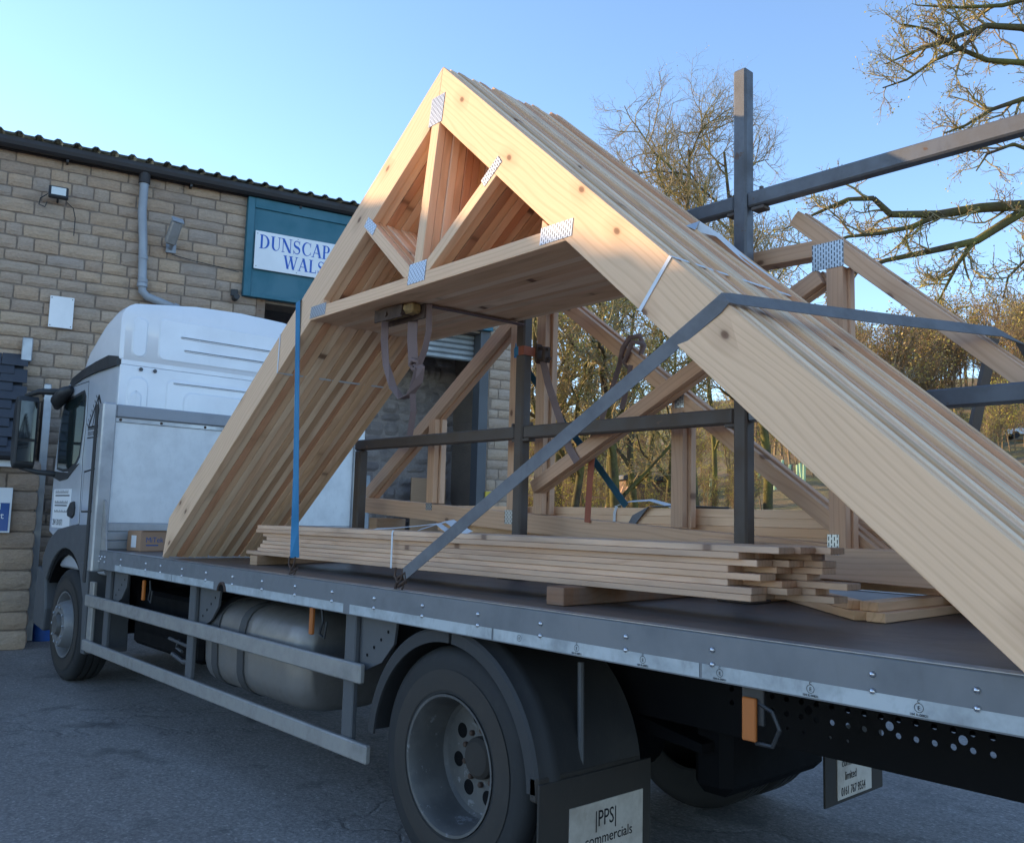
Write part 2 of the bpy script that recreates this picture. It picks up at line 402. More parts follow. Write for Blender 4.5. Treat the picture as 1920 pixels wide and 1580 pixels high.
def thing(name, label, cat, loc=(0, 0, 0), rotz=0, group=None):
    o = bpy.data.objects.new(name, None); COL.objects.link(o); o.empty_display_size = .2
    o.location = loc; o.rotation_euler = (0, 0, rotz); return tag(o, label, cat, group)
def frame(ex_, ey_, ez_, o_):
    return Matrix(((ex_[0], ey_[0], ez_[0], o_[0]), (ex_[1], ey_[1], ez_[1], o_[1]), (ex_[2], ey_[2], ez_[2], o_[2]), (0, 0, 0, 1)))
BOXC = {}
def board_mesh(L, t_, w_, mat, c=.002):
    k = (round(L, 3), round(t_, 4), round(w_, 4), mat)
    if k not in BOXC:
        o = MB().cbox(-L/2, L/2, -t_/2, t_/2, -w_/2, w_/2, c); me = bpy.data.meshes.new('board')
        me.from_pydata(o.v, [], o.f); me.materials.append(MATS[mat]); BOXC[k] = me
    return BOXC[k]
def board(name, a, b_, t_, w_, mat, parent=None, thick=(0, 1, 0)):
    """timber from a to b (centre line), thickness t_ along 'thick', width w_ across"""
    a = Vector(a); b_ = Vector(b_); ex_ = (b_-a).normalized(); ty = Vector(thick); ty = (ty-ex_*ty.dot(ex_)).normalized(); ez_ = ex_.cross(ty)
    o = bpy.data.objects.new(name, board_mesh((b_-a).length, t_, w_, mat)); COL.objects.link(o)
    if parent: o.parent = parent
    o.matrix_local = frame(ex_, ty, ez_, (a+b_)/2); return o
def shifted(M, v): return M @ Matrix.Translation(v)
def text_obj(name, body, size, mat, parent, mw, extrude=.0008, align='LEFT', sx=1.0, shear=0):
    cu = bpy.data.curves.new(name, 'FONT'); cu.body = body; cu.size = size; cu.extrude = extrude; cu.align_x = align; cu.resolution_u = 3; cu.shear = shear
    tmp = bpy.data.objects.new('tmp', cu); COL.objects.link(tmp)
    dg = bpy.context.evaluated_depsgraph_get(); me = bpy.data.meshes.new_from_object(tmp.evaluated_get(dg))
    bpy.data.objects.remove(tmp); me.materials.clear(); me.materials.append(MATS[mat])
    if sx != 1: me.transform(Matrix.Scale(sx, 4, (1, 0, 0)))
    o = bpy.data.objects.new(name, me); COL.objects.link(o); o.parent = parent; o.matrix_local = mw
    return o

# ================================================================== ground and terrain
g = MB(); g.add([(-400, -400, 0), (400, -400, 0), (400, 400, 0), (-400, 400, 0)], [(0, 1, 2, 3)])
struct(g.build('ground', 'asphalt'))
def HT(x, y):
    """height of the bank and hill behind the yard"""
    def lerp(v, P):
        for (a, ha), (b_, hb) in zip(P, P[1:]):
            if v <= b_: return ha+(hb-ha)*max(0, (v-a))/(b_-a)
        return P[-1][1]
    h = lerp(y, [(12, -.4), (15, .25), (25, 1.4), (37, 3.2), (52, 5.0), (85, 9.2), (120, 17), (170, 30), (260, 40), (400, 42)])
    return h+.35*math.sin(x*.31+y*.17)*min(1, max(0, (y-18)/20))+.25*math.sin(x*.9-y*.5)*min(1, max(0, (y-18)/20))
xs = [-260, -200, -150, -120]+[x*3.0 for x in range(-33, 14)]+[60, 90, 130, 180, 260]
ys = [11.5+1.5*i for i in range(0, 60)]+[105, 115, 125, 140, 155, 170, 200, 260, 400]
vv = [(x, y, HT(x, y)) for y in ys for x in xs]; nx = len(xs)
ff = [(j*nx+i, j*nx+i+1, (j+1)*nx+i+1, (j+1)*nx+i) for j in range(len(ys)-1) for i in range(nx-1)]
struct(mesh_obj('hillside', vv, ff, 'hill_grass', smooth=True))

# ================================================================== stone building
WA = R(77.5); WO = (-4.15, 2.0, 0)
bld = thing('stone_building', 'coursed sandstone industrial building with dark gutter behind the lorry cab', 'building', WO, WA)
UL, UR, TOPZ, THK = -12.0, 5.46, 6.20, .45
DU0, DU1, DZ = 1.20, 5.00, 4.62
core = MB()
core.box(UL, DU0, .024, THK, 0, TOPZ); core.box(DU1, UR, .024, THK, 0, TOPZ); core.box(DU0, DU1, .024, THK, DZ, TOPZ)
core.build('wall', 'mortar', bld)
room = MB()
room.box(UL, UR, THK, 10, 6.0, 6.15)          # ceiling
room.box(UL, UL+.3, THK, 10, 0, 6.0); room.box(UR-.3, UR, THK, 10, 0, 6.0); room.box(UL, UR, 9.7, 10, 0, 6.0)
room.build('side_wall', 'mortar', bld)
rb = MB(); rb.box(DU0-1.5, UR-.3, 1.6, 1.9, 0, 6.0)
inw = rb.build('inner_wall', 'rubble', bld)
# stones: twelve shapes shared by all
rs = random.Random(3)
STV = []
for k in range(14):
    nx_, nz_ = 5, 4; vv = []; ff = []
    for j in range(nz_):
        for i in range(nx_):
            u = i/(nx_-1)-.5; z = j/(nz_-1)-.5
            edge = (i in (0, nx_-1)) or (j in (0, nz_-1))
            corner = (i in (0, nx_-1)) and (j in (0, nz_-1))
            d = .014 if edge else -rs.uniform(.0, .011)
            if corner: d = .02; u *= .982; z *= .93
            vv.append((u*(1-rs.uniform(0, .035)), d, z*(1-rs.uniform(0, .07))))
    for j in range(nz_-1):
        for i in range(nx_-1):
            a = j*nx_+i; ff.append((a, a+1, a+nx_+1, a+nx_))
    ring = [i for i in range(nx_)]+[nx_*(j+1)-1 for j in range(1, nz_)]+[nx_*nz_-1-i for i in range(1, nx_)]+[nx_*(nz_-1-j) for j in range(1, nz_-1)]
    nb = len(vv)
    for q in ring: vv.append((vv[q][0], .07, vv[q][2]))
    L_ = len(ring)
    for i in range(L_): ff.append((ring[i], nb+i, nb+(i+1) % L_, ring[(i+1) % L_]))
    me = bpy.data.meshes.new('stone'); me.from_pydata(vv, [], ff); me.update(); me.materials.append(MATS['sandstone'])
    STV.append((me, vv, ff))
stone_list = []
z = 0.02; row = 0
while z < TOPZ-.05:
    h = rs.choice((.14, .15, .165, .172, .18, .19)); h = min(h, TOPZ-z)
    for (a0, a1) in ((UL, DU0 if z < 4.66 else 1.0), (DU1+.03, UR)):
        if a0 > 0 and z > 6.1: continue
        u = a0+(.0 if row % 2 else -rs.uniform(.1, .25))
        while u < a1-.02:
            L_ = rs.choice((rs.uniform(.18, .30), rs.uniform(.28, .42), rs.uniform(.36, .54))); e = min(u+L_, a1)
            if a1-e < .12: e = a1
            s0 = max(u, a0)
            if e-s0 > .05: stone_list.append((s0, e, z+rs.uniform(-.004, .004), z+h+rs.uniform(-.004, .004)))
            u = e
    z += h; row += 1
vis = [s for s in stone_list if (s[1] > -2.6 and s[0] < 1.3 and s[3] > 1.2) or (s[0] > 4.9 and s[3] > 1.6)]
vis.sort(key=lambda s: -(s[1]-s[0])*(s[3]-s[2])*(1.6 if s[3] > 2.4 else 1))
solo = set(vis[:290])
rest = MB()
for s in stone_list:
    me, sv, sf = STV[rs.randrange(len(STV))]
    cx, cz, sx_, sz_ = (s[0]+s[1])/2, (s[2]+s[3])/2, (s[1]-s[0])-.013, (s[3]-s[2])-.013
    if s in solo:
        o = bpy.data.objects.new('stone', me); COL.objects.link(o); o.parent = bld
        o.location = (cx, rs.uniform(-.006, .004), cz); o.scale = (sx_, 1, sz_); o.rotation_euler = (0, rs.uniform(-.006, .006), 0)
    else:
        rest.add([(cx+v[0]*sx_, v[1], cz+v[2]*sz_) for v in sv], sf)
stuff(rest.build('stonework', 'sandstone', bld))
# roof sheet with ribs, gutter, fascia
rf = MB(); P = []
u = UL
while u < UR+.2:
    P += [(u, 0), (u+.035, 0.035), (u+.075, 0.035), (u+.11, 0)]; u += .222
pit = math.tan(R(7)); n_ = len(P)
vv = [(p[0], -.24, 6.29+p[1]) for p in P]+[(p[0], 10.2, 6.29+p[1]+10.44*pit) for p in P]
vv += [(p[0], -.24, 6.275+p[1]) for p in P]+[(p[0], 10.2, 6.275+p[1]+10.44*pit) for p in P]
ff = [(i, i+1, n_+i+1, n_+i) for i in range(n_-1)]+[(2*n_+i, 3*n_+i, 3*n_+i+1, 2*n_+i+1) for i in range(n_-1)]+[(i, 2*n_+i, 2*n_+i+1, i+1) for i in range(n_-1)]
rf.add(vv, ff); roof = rf.build('roof', 'sheet_green', bld)
gb = MB()
gp = [(-.20, 6.255), (-.205, 6.20), (-.19, 6.155), (-.15, 6.125), (-.10, 6.125), (-.06, 6.155), (-.045, 6.20), (-.05, 6.255)]
gb.prism([(p[0], p[1]) for p in gp], 'x', UL, UR+.1)
gb.build('gutter', 'gutter_dark', roof, bevel=0)
for k in range(9):
    q = MB(); uu = -7.6+1.55*k; q.box(uu, uu+.03, -.12, .04, 6.085, 6.13); q.build('gutter_bracket', 'gutter_dark', roof)
q = MB(); q.box(UL, UR, -.045, .03, 6.13, 6.27); q.build('fascia', 'gutter_dark', roof)
q = MB(); q.prism([(THK+.002, 6.152), (10.1, 6.152), (10.1, 7.45), (THK+.002, 6.30)], 'x', UR-.30, UR-.02); q.build('gable', 'mortar', bld)
dp = MB(); dp.tube([(-.44, -.10, 6.14), (-.44, -.10, 6.0)], .075, 16)
dp.build('outlet', 'gutter_dark', bld, smooth=False)
dp = MB(); dp.tube([(-.44, -.10, 6.03), (-.44, -.10, 5.6), (-.40, -.09, 5.2), (-.37, -.085, 4.58)], .056, 16)
dp.build('downpipe', 'pvc_grey', bld, auto=40)
dp = MB(); dp.tube([(-.37, -.085, 4.62), (-.365, -.085, 4.52), (-.30, -.085, 4.455), (.12, -.085, 4.33), (.55, -.085, 4.19), (.9, -.085, 4.08)], .054, 16)
dp.build('downpipe', 'pvc_grey', bld, auto=40)
for (x, z_, r_) in ((-.44, 6.0, .064), (-.385, 4.98, .062), (-.37, 4.66, .064), (-.372, 4.60, .066)):
    q = MB(); q.lathe([(-.03, r_-.008), (-.022, r_), (.022, r_), (.03, r_-.008)], (x, -.09, z_), 16, 'z'); q.build('pipe_collar', 'pvc_grey', bld)
q = MB(); q.tube([(.04, -.085, 4.36), (.10, -.085, 4.34)], .064, 16); q.build('pipe_collar', 'pvc_grey', bld)
# shutter opening
fr = MB(); fr.box(DU0-.02, DU0+.10, -.01, .2, 0, 4.66); fr.build('door_frame', 'old_timber', bld)
fr = MB(); fr.box(DU1-.16, DU1, -.01, .22, 0, 4.66); fr.build('door_frame', 'grey_plastic', bld)
fr = MB(); fr.box(2.70, 2.80, .25, .37, 0, 4.4); fr.box(2.88, 2.98, .25, .40, 0, 4.4); fr.build('door_post', 'zinc', bld)
sh = MB()
for k in range(5):
    z0 = 4.18+.09*k
    sh.prism([(.26, z0), (.235, z0+.02), (.235, z0+.065), (.26, z0+.085), (.28, z0+.085), (.28, z0)], 'x', 3.0, DU1-.16)
sh.build('shutter', 'shutter', bld)
zz_ = 1.0
while zz_ < 4.4:
    hh_ = rs.uniform(.13, .26); u = 2.9+rs.uniform(-.2, .1)
    while u < 5.1:
        L_ = rs.uniform(.18, .48); me = STV[rs.randrange(len(STV))][0]
        o = bpy.data.objects.new('stone', me); COL.objects.link(o); o.parent = inw; o.location = (u+L_/2, 1.57+rs.uniform(-.02, .015), zz_+hh_/2); o.scale = (L_*.95, 2.2, hh_*.95); o.rotation_euler = (0, rs.uniform(-.08, .08), 0)
        o.material_slots[0].link = 'OBJECT'; o.material_slots[0].material = MATS['rubble']; u += L_
    zz_ += hh_
q = MB(); q.box(DU1-.005, DU1+.10, -.04, -.012, 1.55, 2.03); q.build('kerb_marker', 'yellow', bld)
# teal boarding above the opening
tp = thing('teal_boarding', 'teal painted boarding panel over the shutter opening', 'panel', WO, WA)
q = MB(); q.cbox(.96, 5.02, -.075, .03, 4.66, 6.12, .006); q.build('board_face', 'teal_paint', tp)
for (a, b_, z0, z1) in ((.96, 1.06, 4.66, 6.12), (1.06, 5.02, 5.97, 6.12), (1.06, 5.02, 4.66, 4.72)):
    q = MB(); q.cbox(a+.001, b_-.001, -.10, -.076, z0+.001, z1-.001, .004); q.build('trim', 'teal_paint', tp)
# sign with serif letters
sg = thing('company_sign', 'white sign board with blue serif capitals on the teal boarding', 'sign', WO, WA)
q = MB(); q.cbox(1.08, 3.05, -.125, -.105, 5.07, 5.63, .003); q.build('sign_board', 'sign_white', sg)
for (u, z_) in ((1.11, 5.59), (1.11, 5.11), (1.7, 5.60), (1.7, 5.10), (2.4, 5.60), (2.4, 5.10)):
    q = MB(); q.lathe([(-.004, .001), (-.004, .007), (.004, .009)], (u, -.127, z_), 8, 'y'); q.build('screw', 'zinc', sg)
def arc(cx, cy, rx, ry, a0, a1, n=14): return [(cx+rx*math.cos(R(a0+(a1-a0)*i/n)), cy+ry*math.sin(R(a0+(a1-a0)*i/n))) for i in range(n+1)]
def letter(ch):
    """strokes as (outer polyline, inner polyline) strips; unit cap height"""
    S = []
    def quad(x0, y0, x1, y1): S.append(([(x0, y0), (x1, y0)], [(x0, y1), (x1, y1)]))
    def diag(x0, y0, x1, y1, w_): S.append(([(x0-w_/2, y0), (x1-w_/2, y1)], [(x0+w_/2, y0), (x1+w_/2, y1)]))
    TK, TN, SF = .17, .055, .04
    def serif(x, y, w_=.30): quad(x-w_/2, y, x+w_/2, y+SF)
    wdt = .8
    if ch == 'D':
        quad(.10, 0, .10+TK, 1); serif(.16, 0, .3); serif(.16, 1-SF, .3)
        S.append((arc(.30, .5, .52, .5, 90, -90), arc(.30, .5, .34, .45, 90, -90))); quad(.2, 0, .3, TN); quad(.2, 1-TN, .3, 1); wdt = .90
    elif ch == 'U':
        quad(.12, .3, .12+TK, 1); quad(.70, .3, .70+TN, 1); serif(.2, 1-SF, .34); serif(.73, 1-SF, .26)
        S.append((arc(.4375, .32, .3175, .33, 180, 360), arc(.495, .32, .205, .27, 180, 360))); wdt = .90
    elif ch == 'N':
        quad(.12, 0, .12+TN, 1); quad(.74, 0, .74+TN, 1); diag(.14, 1, .74, 0, .2); serif(.15, 0, .26); serif(.10, 1-SF, .22); serif(.77, 1-SF, .26); wdt = .94
    elif ch == 'S':
        ctr = arc(.35, .745, .215, .215, 25, 250, 12)+arc(.36, .265, .235, .235, 75, -160, 14)[1:]
        o1 = []; i1 = []; m_ = len(ctr)
        for k_ in range(m_):
            a_, b2 = ctr[max(0, k_-1)], ctr[min(m_-1, k_+1)]; dx_, dy_ = b2[0]-a_[0], b2[1]-a_[1]; l_ = math.hypot(dx_, dy_)
            hw = .030+.060*math.exp(-((k_-m_*.47)/(m_*.16))**2)
            o1.append((ctr[k_][0]-dy_/l_*hw, ctr[k_][1]+dx_/l_*hw)); i1.append((ctr[k_][0]+dy_/l_*hw, ctr[k_][1]-dx_/l_*hw))
        S.append((o1, i1)); quad(.56, .72, .60, 1.0); quad(.08, .0, .12, .28); wdt = .74
    elif ch == 'C':
        S.append((arc(.47, .5, .41, .51, 40, 320, 20), arc(.52, .5, .29, .455, 45, 315, 20))); quad(.76, .68, .80, 1.0); quad(.78, .12, .82, .3); wdt = .88
    elif ch == 'A':
        diag(.12, 0, .44, 1, .065); diag(.74, 0, .44, 1, .19); quad(.26, .30, .62, .35); serif(.12, 0, .26); serif(.74, 0, .32); wdt = .90
    elif ch == 'P':
        quad(.10, 0, .10+TK, 1); serif(.18, 0, .32); serif(.16, 1-SF, .3)
        S.append((arc(.36, .73, .30, .27, 90, -90), arc(.36, .73, .14, .225, 90, -90))); quad(.2, .46, .36, .46+TN); quad(.2, 1-TN, .36, 1); wdt = .74
    elif ch == 'W':
        diag(.12, 1, .38, 0, .18); diag(.62, 1, .38, 0, .06); diag(.58, 1, .84, 0, .18); diag(1.10, 1, .86, 0, .06)
        serif(.12, 1-SF, .3); serif(.60, 1-SF, .34); serif(1.1, 1-SF, .24); wdt = 1.22
    elif ch == 'L':
        quad(.12, 0, .12+TK, 1); serif(.2, 0, .34); serif(.2, 1-SF, .34); quad(.2, 0, .66, TN); quad(.62, 0, .66, .24); wdt = .74
    return S, wdt
def word(txt, u0, z0, hgt, sxx, name):
    u = u0
    for ch in txt:
        S, wdt = letter(ch); mb = MB(); dep = -.1265
        for i_, (a, b_) in enumerate(S):
            d2 = dep-.0006*i_
            n = len(a); vv = [(u+p[0]*hgt*sxx, d2, z0+p[1]*hgt) for p in a]+[(u+p[0]*hgt*sxx, d2, z0+p[1]*hgt) for p in b_]
            mb.add(vv, [(i, i+1, n+i+1, n+i) for i in range(n-1)])
        mb.build('letter', 'sign_ink', sg); u += wdt*hgt*sxx
word('DUNSCAP', 1.14, 5.375, .205, .86, 'l1')
word('WALS', 1.50, 5.135, .195, .90, 'l2')
# white wall plate
pl = MB(); pl.cbox(-1.45, -1.17, -.045, -.03, 3.9, 4.31, .002)
wp = pl.build('blank_plate', 'white_plate', None); wp.location = WO; wp.rotation_euler = (0, 0, WA)
tag(wp, 'blank white plate screwed to the stone wall above the cab', 'plate')
for (u, z_) in ((-1.43, 4.285), (-1.19, 4.285), (-1.43, 3.925), (-1.19, 3.925)):
    q = MB(); q.lathe([(-.004, .001), (-.004, .006), (.003, .008)], (u, -.046, z_), 8, 'y'); q.build('screw', 'gutter_dark', wp)
# floodlight
fl = thing('floodlight', 'black floodlight with pale lens under the gutter', 'lamp', WO, WA)
Mx = Matrix.Translation((-1.46, -.16, 5.64)) @ Matrix.Rotation(R(-18), 4, 'X')
q = MB(); q.cbox(-.115, .115, -.03, .035, -.085, .085, .012, Mx); q.build('housing', 'black_plastic', fl)
q = MB(); q.cbox(-.085, .085, -.036, -.031, -.058, .058, .002, Mx); q.build('lens', 'lamp_glass', fl)
q = MB(); q.tube([(-1.46, -.11, 5.62), (-1.46, -.03, 5.56), (-1.46, .03, 5.56)], .014, 6); q.build('bracket', 'black_plastic', fl)
q = MB(); q.tube([(-1.58, -.10, 5.62), (-1.66, -.05, 5.56), (-1.67, -.04, 5.48), (-1.60, -.04, 5.46), (-1.58, -.04, 5.53)], .007, 5); q.build('cable', 'black_plastic', fl)
q = MB(); q.tube([(-1.36, -.08, 5.56), (-1.27, -.04, 5.50), (-1.24, -.035, 5.38), (-1.24, -.035, 5.14)], .006, 5); q.build('cable', 'black_plastic', fl)
# bulkhead tube lamp
wl = thing('wall_lamp', 'grey box lamp tilting out from the stone wall', 'lamp', WO, WA)
Mx = Matrix.Translation((-.05, -.30, 5.34)) @ Matrix.Rotation(R(32), 4, 'X') @ Matrix.Rotation(R(10), 4, 'Y')
q = MB(); q.cbox(-.07, .07, -.07, .07, -.17, .16, .02, Mx); q.build('body', 'guard_alu', wl)
q = MB(); q.cbox(-.078, .078, -.078, .078, .161, .19, .01, Mx); q.build('cap', 'pvc_grey', wl)
q = MB(); q.box(-.10, .03, -.05, -.025, 5.12, 5.26); q.tube([(-.04, -.03, 5.18), (-.05, -.24, 5.22)], .03, 8); q.build('bracket', 'pvc_grey', wl)
q = MB(); q.tube([(-.02, -.04, 5.1), (.25, -.04, 5.06), (.6, -.04, 5.03), (.9, -.04, 5.0)], .006, 5); q.build('cable', 'black_plastic', wl)
# cctv
cc = thing('security_camera', 'small black security camera beside the teal boarding', 'camera', WO, WA)
q = MB(); q.cbox(.80, .90, -.06, -.028, 4.64, 4.74, .01); q.build('base', 'black_plastic', cc)
q = MB(); q.lathe([(-.09, .001), (-.09, .04), (.06, .045), (.06, .001)], (.86, -.10, 4.61), 12, 'y'); q.build('head', 'black_plastic', cc, auto=40)
# leaning timbers inside opening
for (p0, p1, t_, w_, lab) in (((4.45, .75, .0), (4.78, 1.50, 4.3), .04, .16, 'tall dark plank leaning against the inner rubble wall'),
                              ((4.62, .7, .0), (4.90, 1.48, 3.0), .04, .09, 'narrow dark batten leaning at the right of the opening'),
                              ((3.50, .9, 0), (3.72, 1.48, 3.4), .05, .13, 'grey plank leaning at the left of the opening')):
    o = board('plank', p0, p1, t_, w_, 'old_timber', None, (0, 1, 0)); M0 = o.matrix_local.copy()
    o.matrix_world = Matrix.Translation(WO) @ Matrix.Rotation(WA, 4, 'Z') @ M0; tag(o, lab, 'plank', 'planks inside the opening')
q = MB(); q.cbox(4.20, 4.85, 1.15, 1.18, .0, 2.25, .004); o = q.build('ply_sheet', 'bearer_pale'); o.location = WO; o.rotation_euler = (R(0), 0, WA)
tag(o, 'brown plywood sheet standing inside the shutter opening', 'board')
q = MB(); q.cbox(3.05, 3.45, 1.1, 1.18, .0, 2.25, .01); o = q.build('insulation_panel', 'pvc_grey'); o.location = WO; o.rotation_euler = (0, 0, WA)
tag(o, 'grey panel standing inside the shutter opening', 'panel')

# ---------------- lean-to porch at the left edge
pr = thing('lean_to', 'low stone lean-to with dark slate roof at the left edge', 'building', WO, WA)
PF, PU = -1.25, -1.43
q = MB(); q.box(-6, PU-.03, PF+.03, -.0, 0, 2.12); q.build('wall', 'mortar', pr)
z = .0
while z < 2.1:
    h = rs.choice((.2, .22, .24, .19)); h = min(h, 2.12-z); u = PU
    if h < .05: break
    while u > -4.2:
        L_ = rs.uniform(.32, .62); me, sv, sf = STV[rs.randrange(len(STV))]
        o = bpy.data.objects.new('stone', me); COL.objects.link(o); o.parent = pr; o.location = (u-L_/2, PF, z+h/2); o.scale = (L_-.014, .9, h-.014); u -= L_
    d = PF
    for L_ in (rs.uniform(.25, .45), rs.uniform(.4, .6)):
        me, sv, sf = STV[rs.randrange(len(STV))]
        o = bpy.data.objects.new('stone', me); COL.objects.link(o); o.parent = pr; o.location = (PU, d+L_/2+.03, z+h/2); o.scale = (L_-.014, .8, h-.014); o.rotation_euler = (0, 0, R(90)); d += L_
    z += h
q = MB(); q.prism([(-.05, 2.2), (-.05, 3.40), (PF-.08, 2.16), (PF-.08, 2.11), (PF+.2, 2.12)], 'x', -6, -1.68); q.build('roof_deck', 'slate', pr)
slo = math.atan2(3.44-2.18, -PF+.05)
smesh = MB().cbox(-.145, .145, -.15, .15, -.006, .006, .002); sme = bpy.data.meshes.new('slate'); sme.from_pydata(smesh.v, [], smesh.f); sme.materials.append(MATS['slate'])
for r_ in range(11):
    fr_ = r_/10.6; yy = (PF-.10)+(-PF+.02)*fr_; zz = 2.165+(3.44-2.18)*fr_
    for k in range(9):
        o = bpy.data.objects.new('slate', sme); COL.objects.link(o); o.parent = pr
        o.location = (-1.78-.3*k-(.15 if r_ % 2 else 0)+rs.uniform(-.006, .006), yy+.06, zz+.075+rs.uniform(-.004, .004)); o.rotation_euler = (slo-R(5), rs.uniform(-.01, .01), 0)
q = MB(); q.cbox(-6, -1.64, PF-.13, PF-.09, 2.03, 2.13, .006); q.build('fascia', 'sign_white', pr)
q = MB(); q.tube([(-6, PF-.17, 2.15), (-1.62, PF-.17, 2.15)], .05, 10); q.build('gutter', 'gutter_dark', pr)
q = MB(); q.cbox(-1.72, -1.60, -.10, -.02, 3.42, 3.72, .01); q.build('flashing', 'zinc', pr)
# door in the return wall
q = MB(); q.cbox(PU-.02, PU+.045, -.62, -.05, .02, 2.9, .006); q.build('door', 'brown_door', bld)
for y_ in (-.66, -.03, -.34):
    q = MB(); q.cbox(PU-.01, PU+.075, y_-.010, y_+.010, .02, 2.95, .003); q.build('door_frame', 'zinc', bld)
q = MB(); q.cbox(PU-.02, PU+.06, -.70, 0.0, 3.0, 3.08, .01); q.build('lintel', 'zinc', bld)
# blue notice
ns = thing('notice', 'blue and white notice on the lean-to wall at the left edge', 'sign', WO, WA)
q = MB(); q.cbox(-2.75, -1.69, PF-.075, PF-.06, 1.30, 1.80, .003); q.build('notice_board', 'sign_white', ns)
q = MB(); q.cbox(-2.73, -1.71, PF-.080, PF-.0755, 1.32, 1.63, .001); q.build('blue_field', 'blue_sign', ns)
MT = Matrix.Rotation(R(90), 4, 'X')
for body, u_, z_ in (('d', -1.845, 1.555), ('port', -1.945, 1.455)):
    text_obj('notice_text', body, .105, 'sign_white', ns, Matrix.Translation((u_, PF-.082, z_)) @ MT)
# blue gas bottle by the corner
gc = thing('gas_bottle', 'blue gas bottle beside the lean-to corner in front of the cab', 'gas bottle', (-3.93, .68, 0))
q = MB(); q.lathe([(0, .02), (0, .11), (.06, .115), (.42, .115), (.50, .07), (.52, .02)], (0, 0, 0), 16, 'z'); q.build('body', 'blue_drum', gc, auto=40)
q = MB(); q.lathe([(.52, .03), (.62, .03), (.62, .001)], (0, 0, 0), 10, 'z'); q.build('valve', 'zinc', gc)

# ================================================================== flatbed lorry
ZD = 1.254
tk = thing('flatbed_lorry', 'white cabbed flatbed lorry loaded with roof trusses', 'lorry', (0, 0, 0))
DW, XR = 2.50, 9.2
for i, (a, b_) in enumerate(((0.03, 2.44), (2.445, 4.88), (4.885, 7.32), (7.325, XR))):
    q = MB(); q.cbox(a, b_, .062, DW-.062, ZD-.024, ZD-.002, .002); q.build('deck_panel', 'deck_ply', tk)
for s_ in (0, 1):
    Y = (lambda y: y) if s_ == 0 else (lambda y: DW-y)
    prof = [(0.0, ZD-.152), (0.0, ZD-.006), (.006, ZD), (.06, ZD), (.06, ZD-.03), (.012, ZD-.03), (.012, ZD-.14), (.05, ZD-.14), (.05, ZD-.152)]
    q = MB(); q.prism([(Y(p[0]), p[1]) for p in prof], 'x', 0, XR); sr = q.build('side_rail', 'rail_paint', tk)
    q = MB(); yy = sorted((Y(.0), Y(.058))); q.box(0, XR, yy[0], yy[1], ZD+.0005, ZD+.003)
    q.build('bare_edge', 'bare_lip', sr)
    if s_ == 0:
        x = .45
        for L_ in (1.18, .70, 1.44, 1.12, 1.05, 1.12, 1.0, 1.1):
            q = MB(); q.box(x, x+L_-.012, -.0022, -.0006, ZD-.147, ZD-.101); q.build('reflective_strip', 'tape', sr); x += L_
            if 2.3 < x < 2.4: x += .14
            if 3.8 < x < 3.95: x += .05
        # stamped marks on the strip
        for k in range(14):
            xm = 3.0+.32*k
            if xm > 6.95: break
            if xm < 5.0: continue
            Mt = Matrix.Translation((xm, -.0035, ZD-.128)) @ MT
            text_obj('stamp', 'E', .016, 'ink', sr, Mt, .0003, 'CENTER')
            q = MB(); q.lathe([(0, .0115), (0, .0130)], (xm, -.0034, ZD-.122), 16, 'y'); q.build('stamp_ring', 'ink', sr)
            if xm > 5.5:
                text_obj('stamp', 'C', .012, 'ink', sr, Matrix.Translation((xm, -.0035, ZD-.109)) @ MT, .0003, 'CENTER')
                text_obj('stamp', '104 R-00821', .010, 'ink', sr, Matrix.Translation((xm, -.0035, ZD-.1445)) @ MT, .0003, 'CENTER')
        rv = MB(); rv.lathe([(-.010, .0005), (-.009, .005), (-.005, .009), (0, .0105)], (0, 0, 0), 10, 'y')
        rme = bpy.data.meshes.new('rivet'); rme.from_pydata(rv.v, [], rv.f); rme.materials.append(MATS['steel_bright'])
        for p in rme.polygons: p.use_smooth = True
        pos = [(.06, .05), (.13, .05), (.06, .09), (.10, .07), (.20, .05), (.2, .09)]
        xv = [.58, 1.12, 1.41]+[1.80+.397*k for k in range(9)]+[5.36, 5.80, 6.17, 6.71, 6.99, 7.4, 7.8, 8.3]
        for x in xv: pos += [(x, .052), (x, .099)]
        for x, dz in pos:
            o = bpy.data.objects.new('rivet', rme); COL.objects.link(o); o.parent = sr; o.location = (x, -.0015, ZD-dz); o.scale = (.9, .9, .9)
        q = MB(); q.tube([(2.45+.052*math.cos(R(a)), -.004, ZD-.152+.052*math.sin(R(a))) for a in range(0, 181, 15)], .010, 6); q.build('rope_ring', 'rust', sr, smooth=True)
        q = MB(); q.prism([(2.45+.050*math.cos(R(a)), ZD-.1525+.050*math.sin(R(a))) for a in range(0, 181, 15)], 'y', -.006, -.0025); q.build('ring_recess', 'chassis', sr)
q = MB(); q.box(0.0, .03, 0.012, DW-.012, ZD-.15, ZD-.001); q.build('front_member', 'rail_paint', tk)
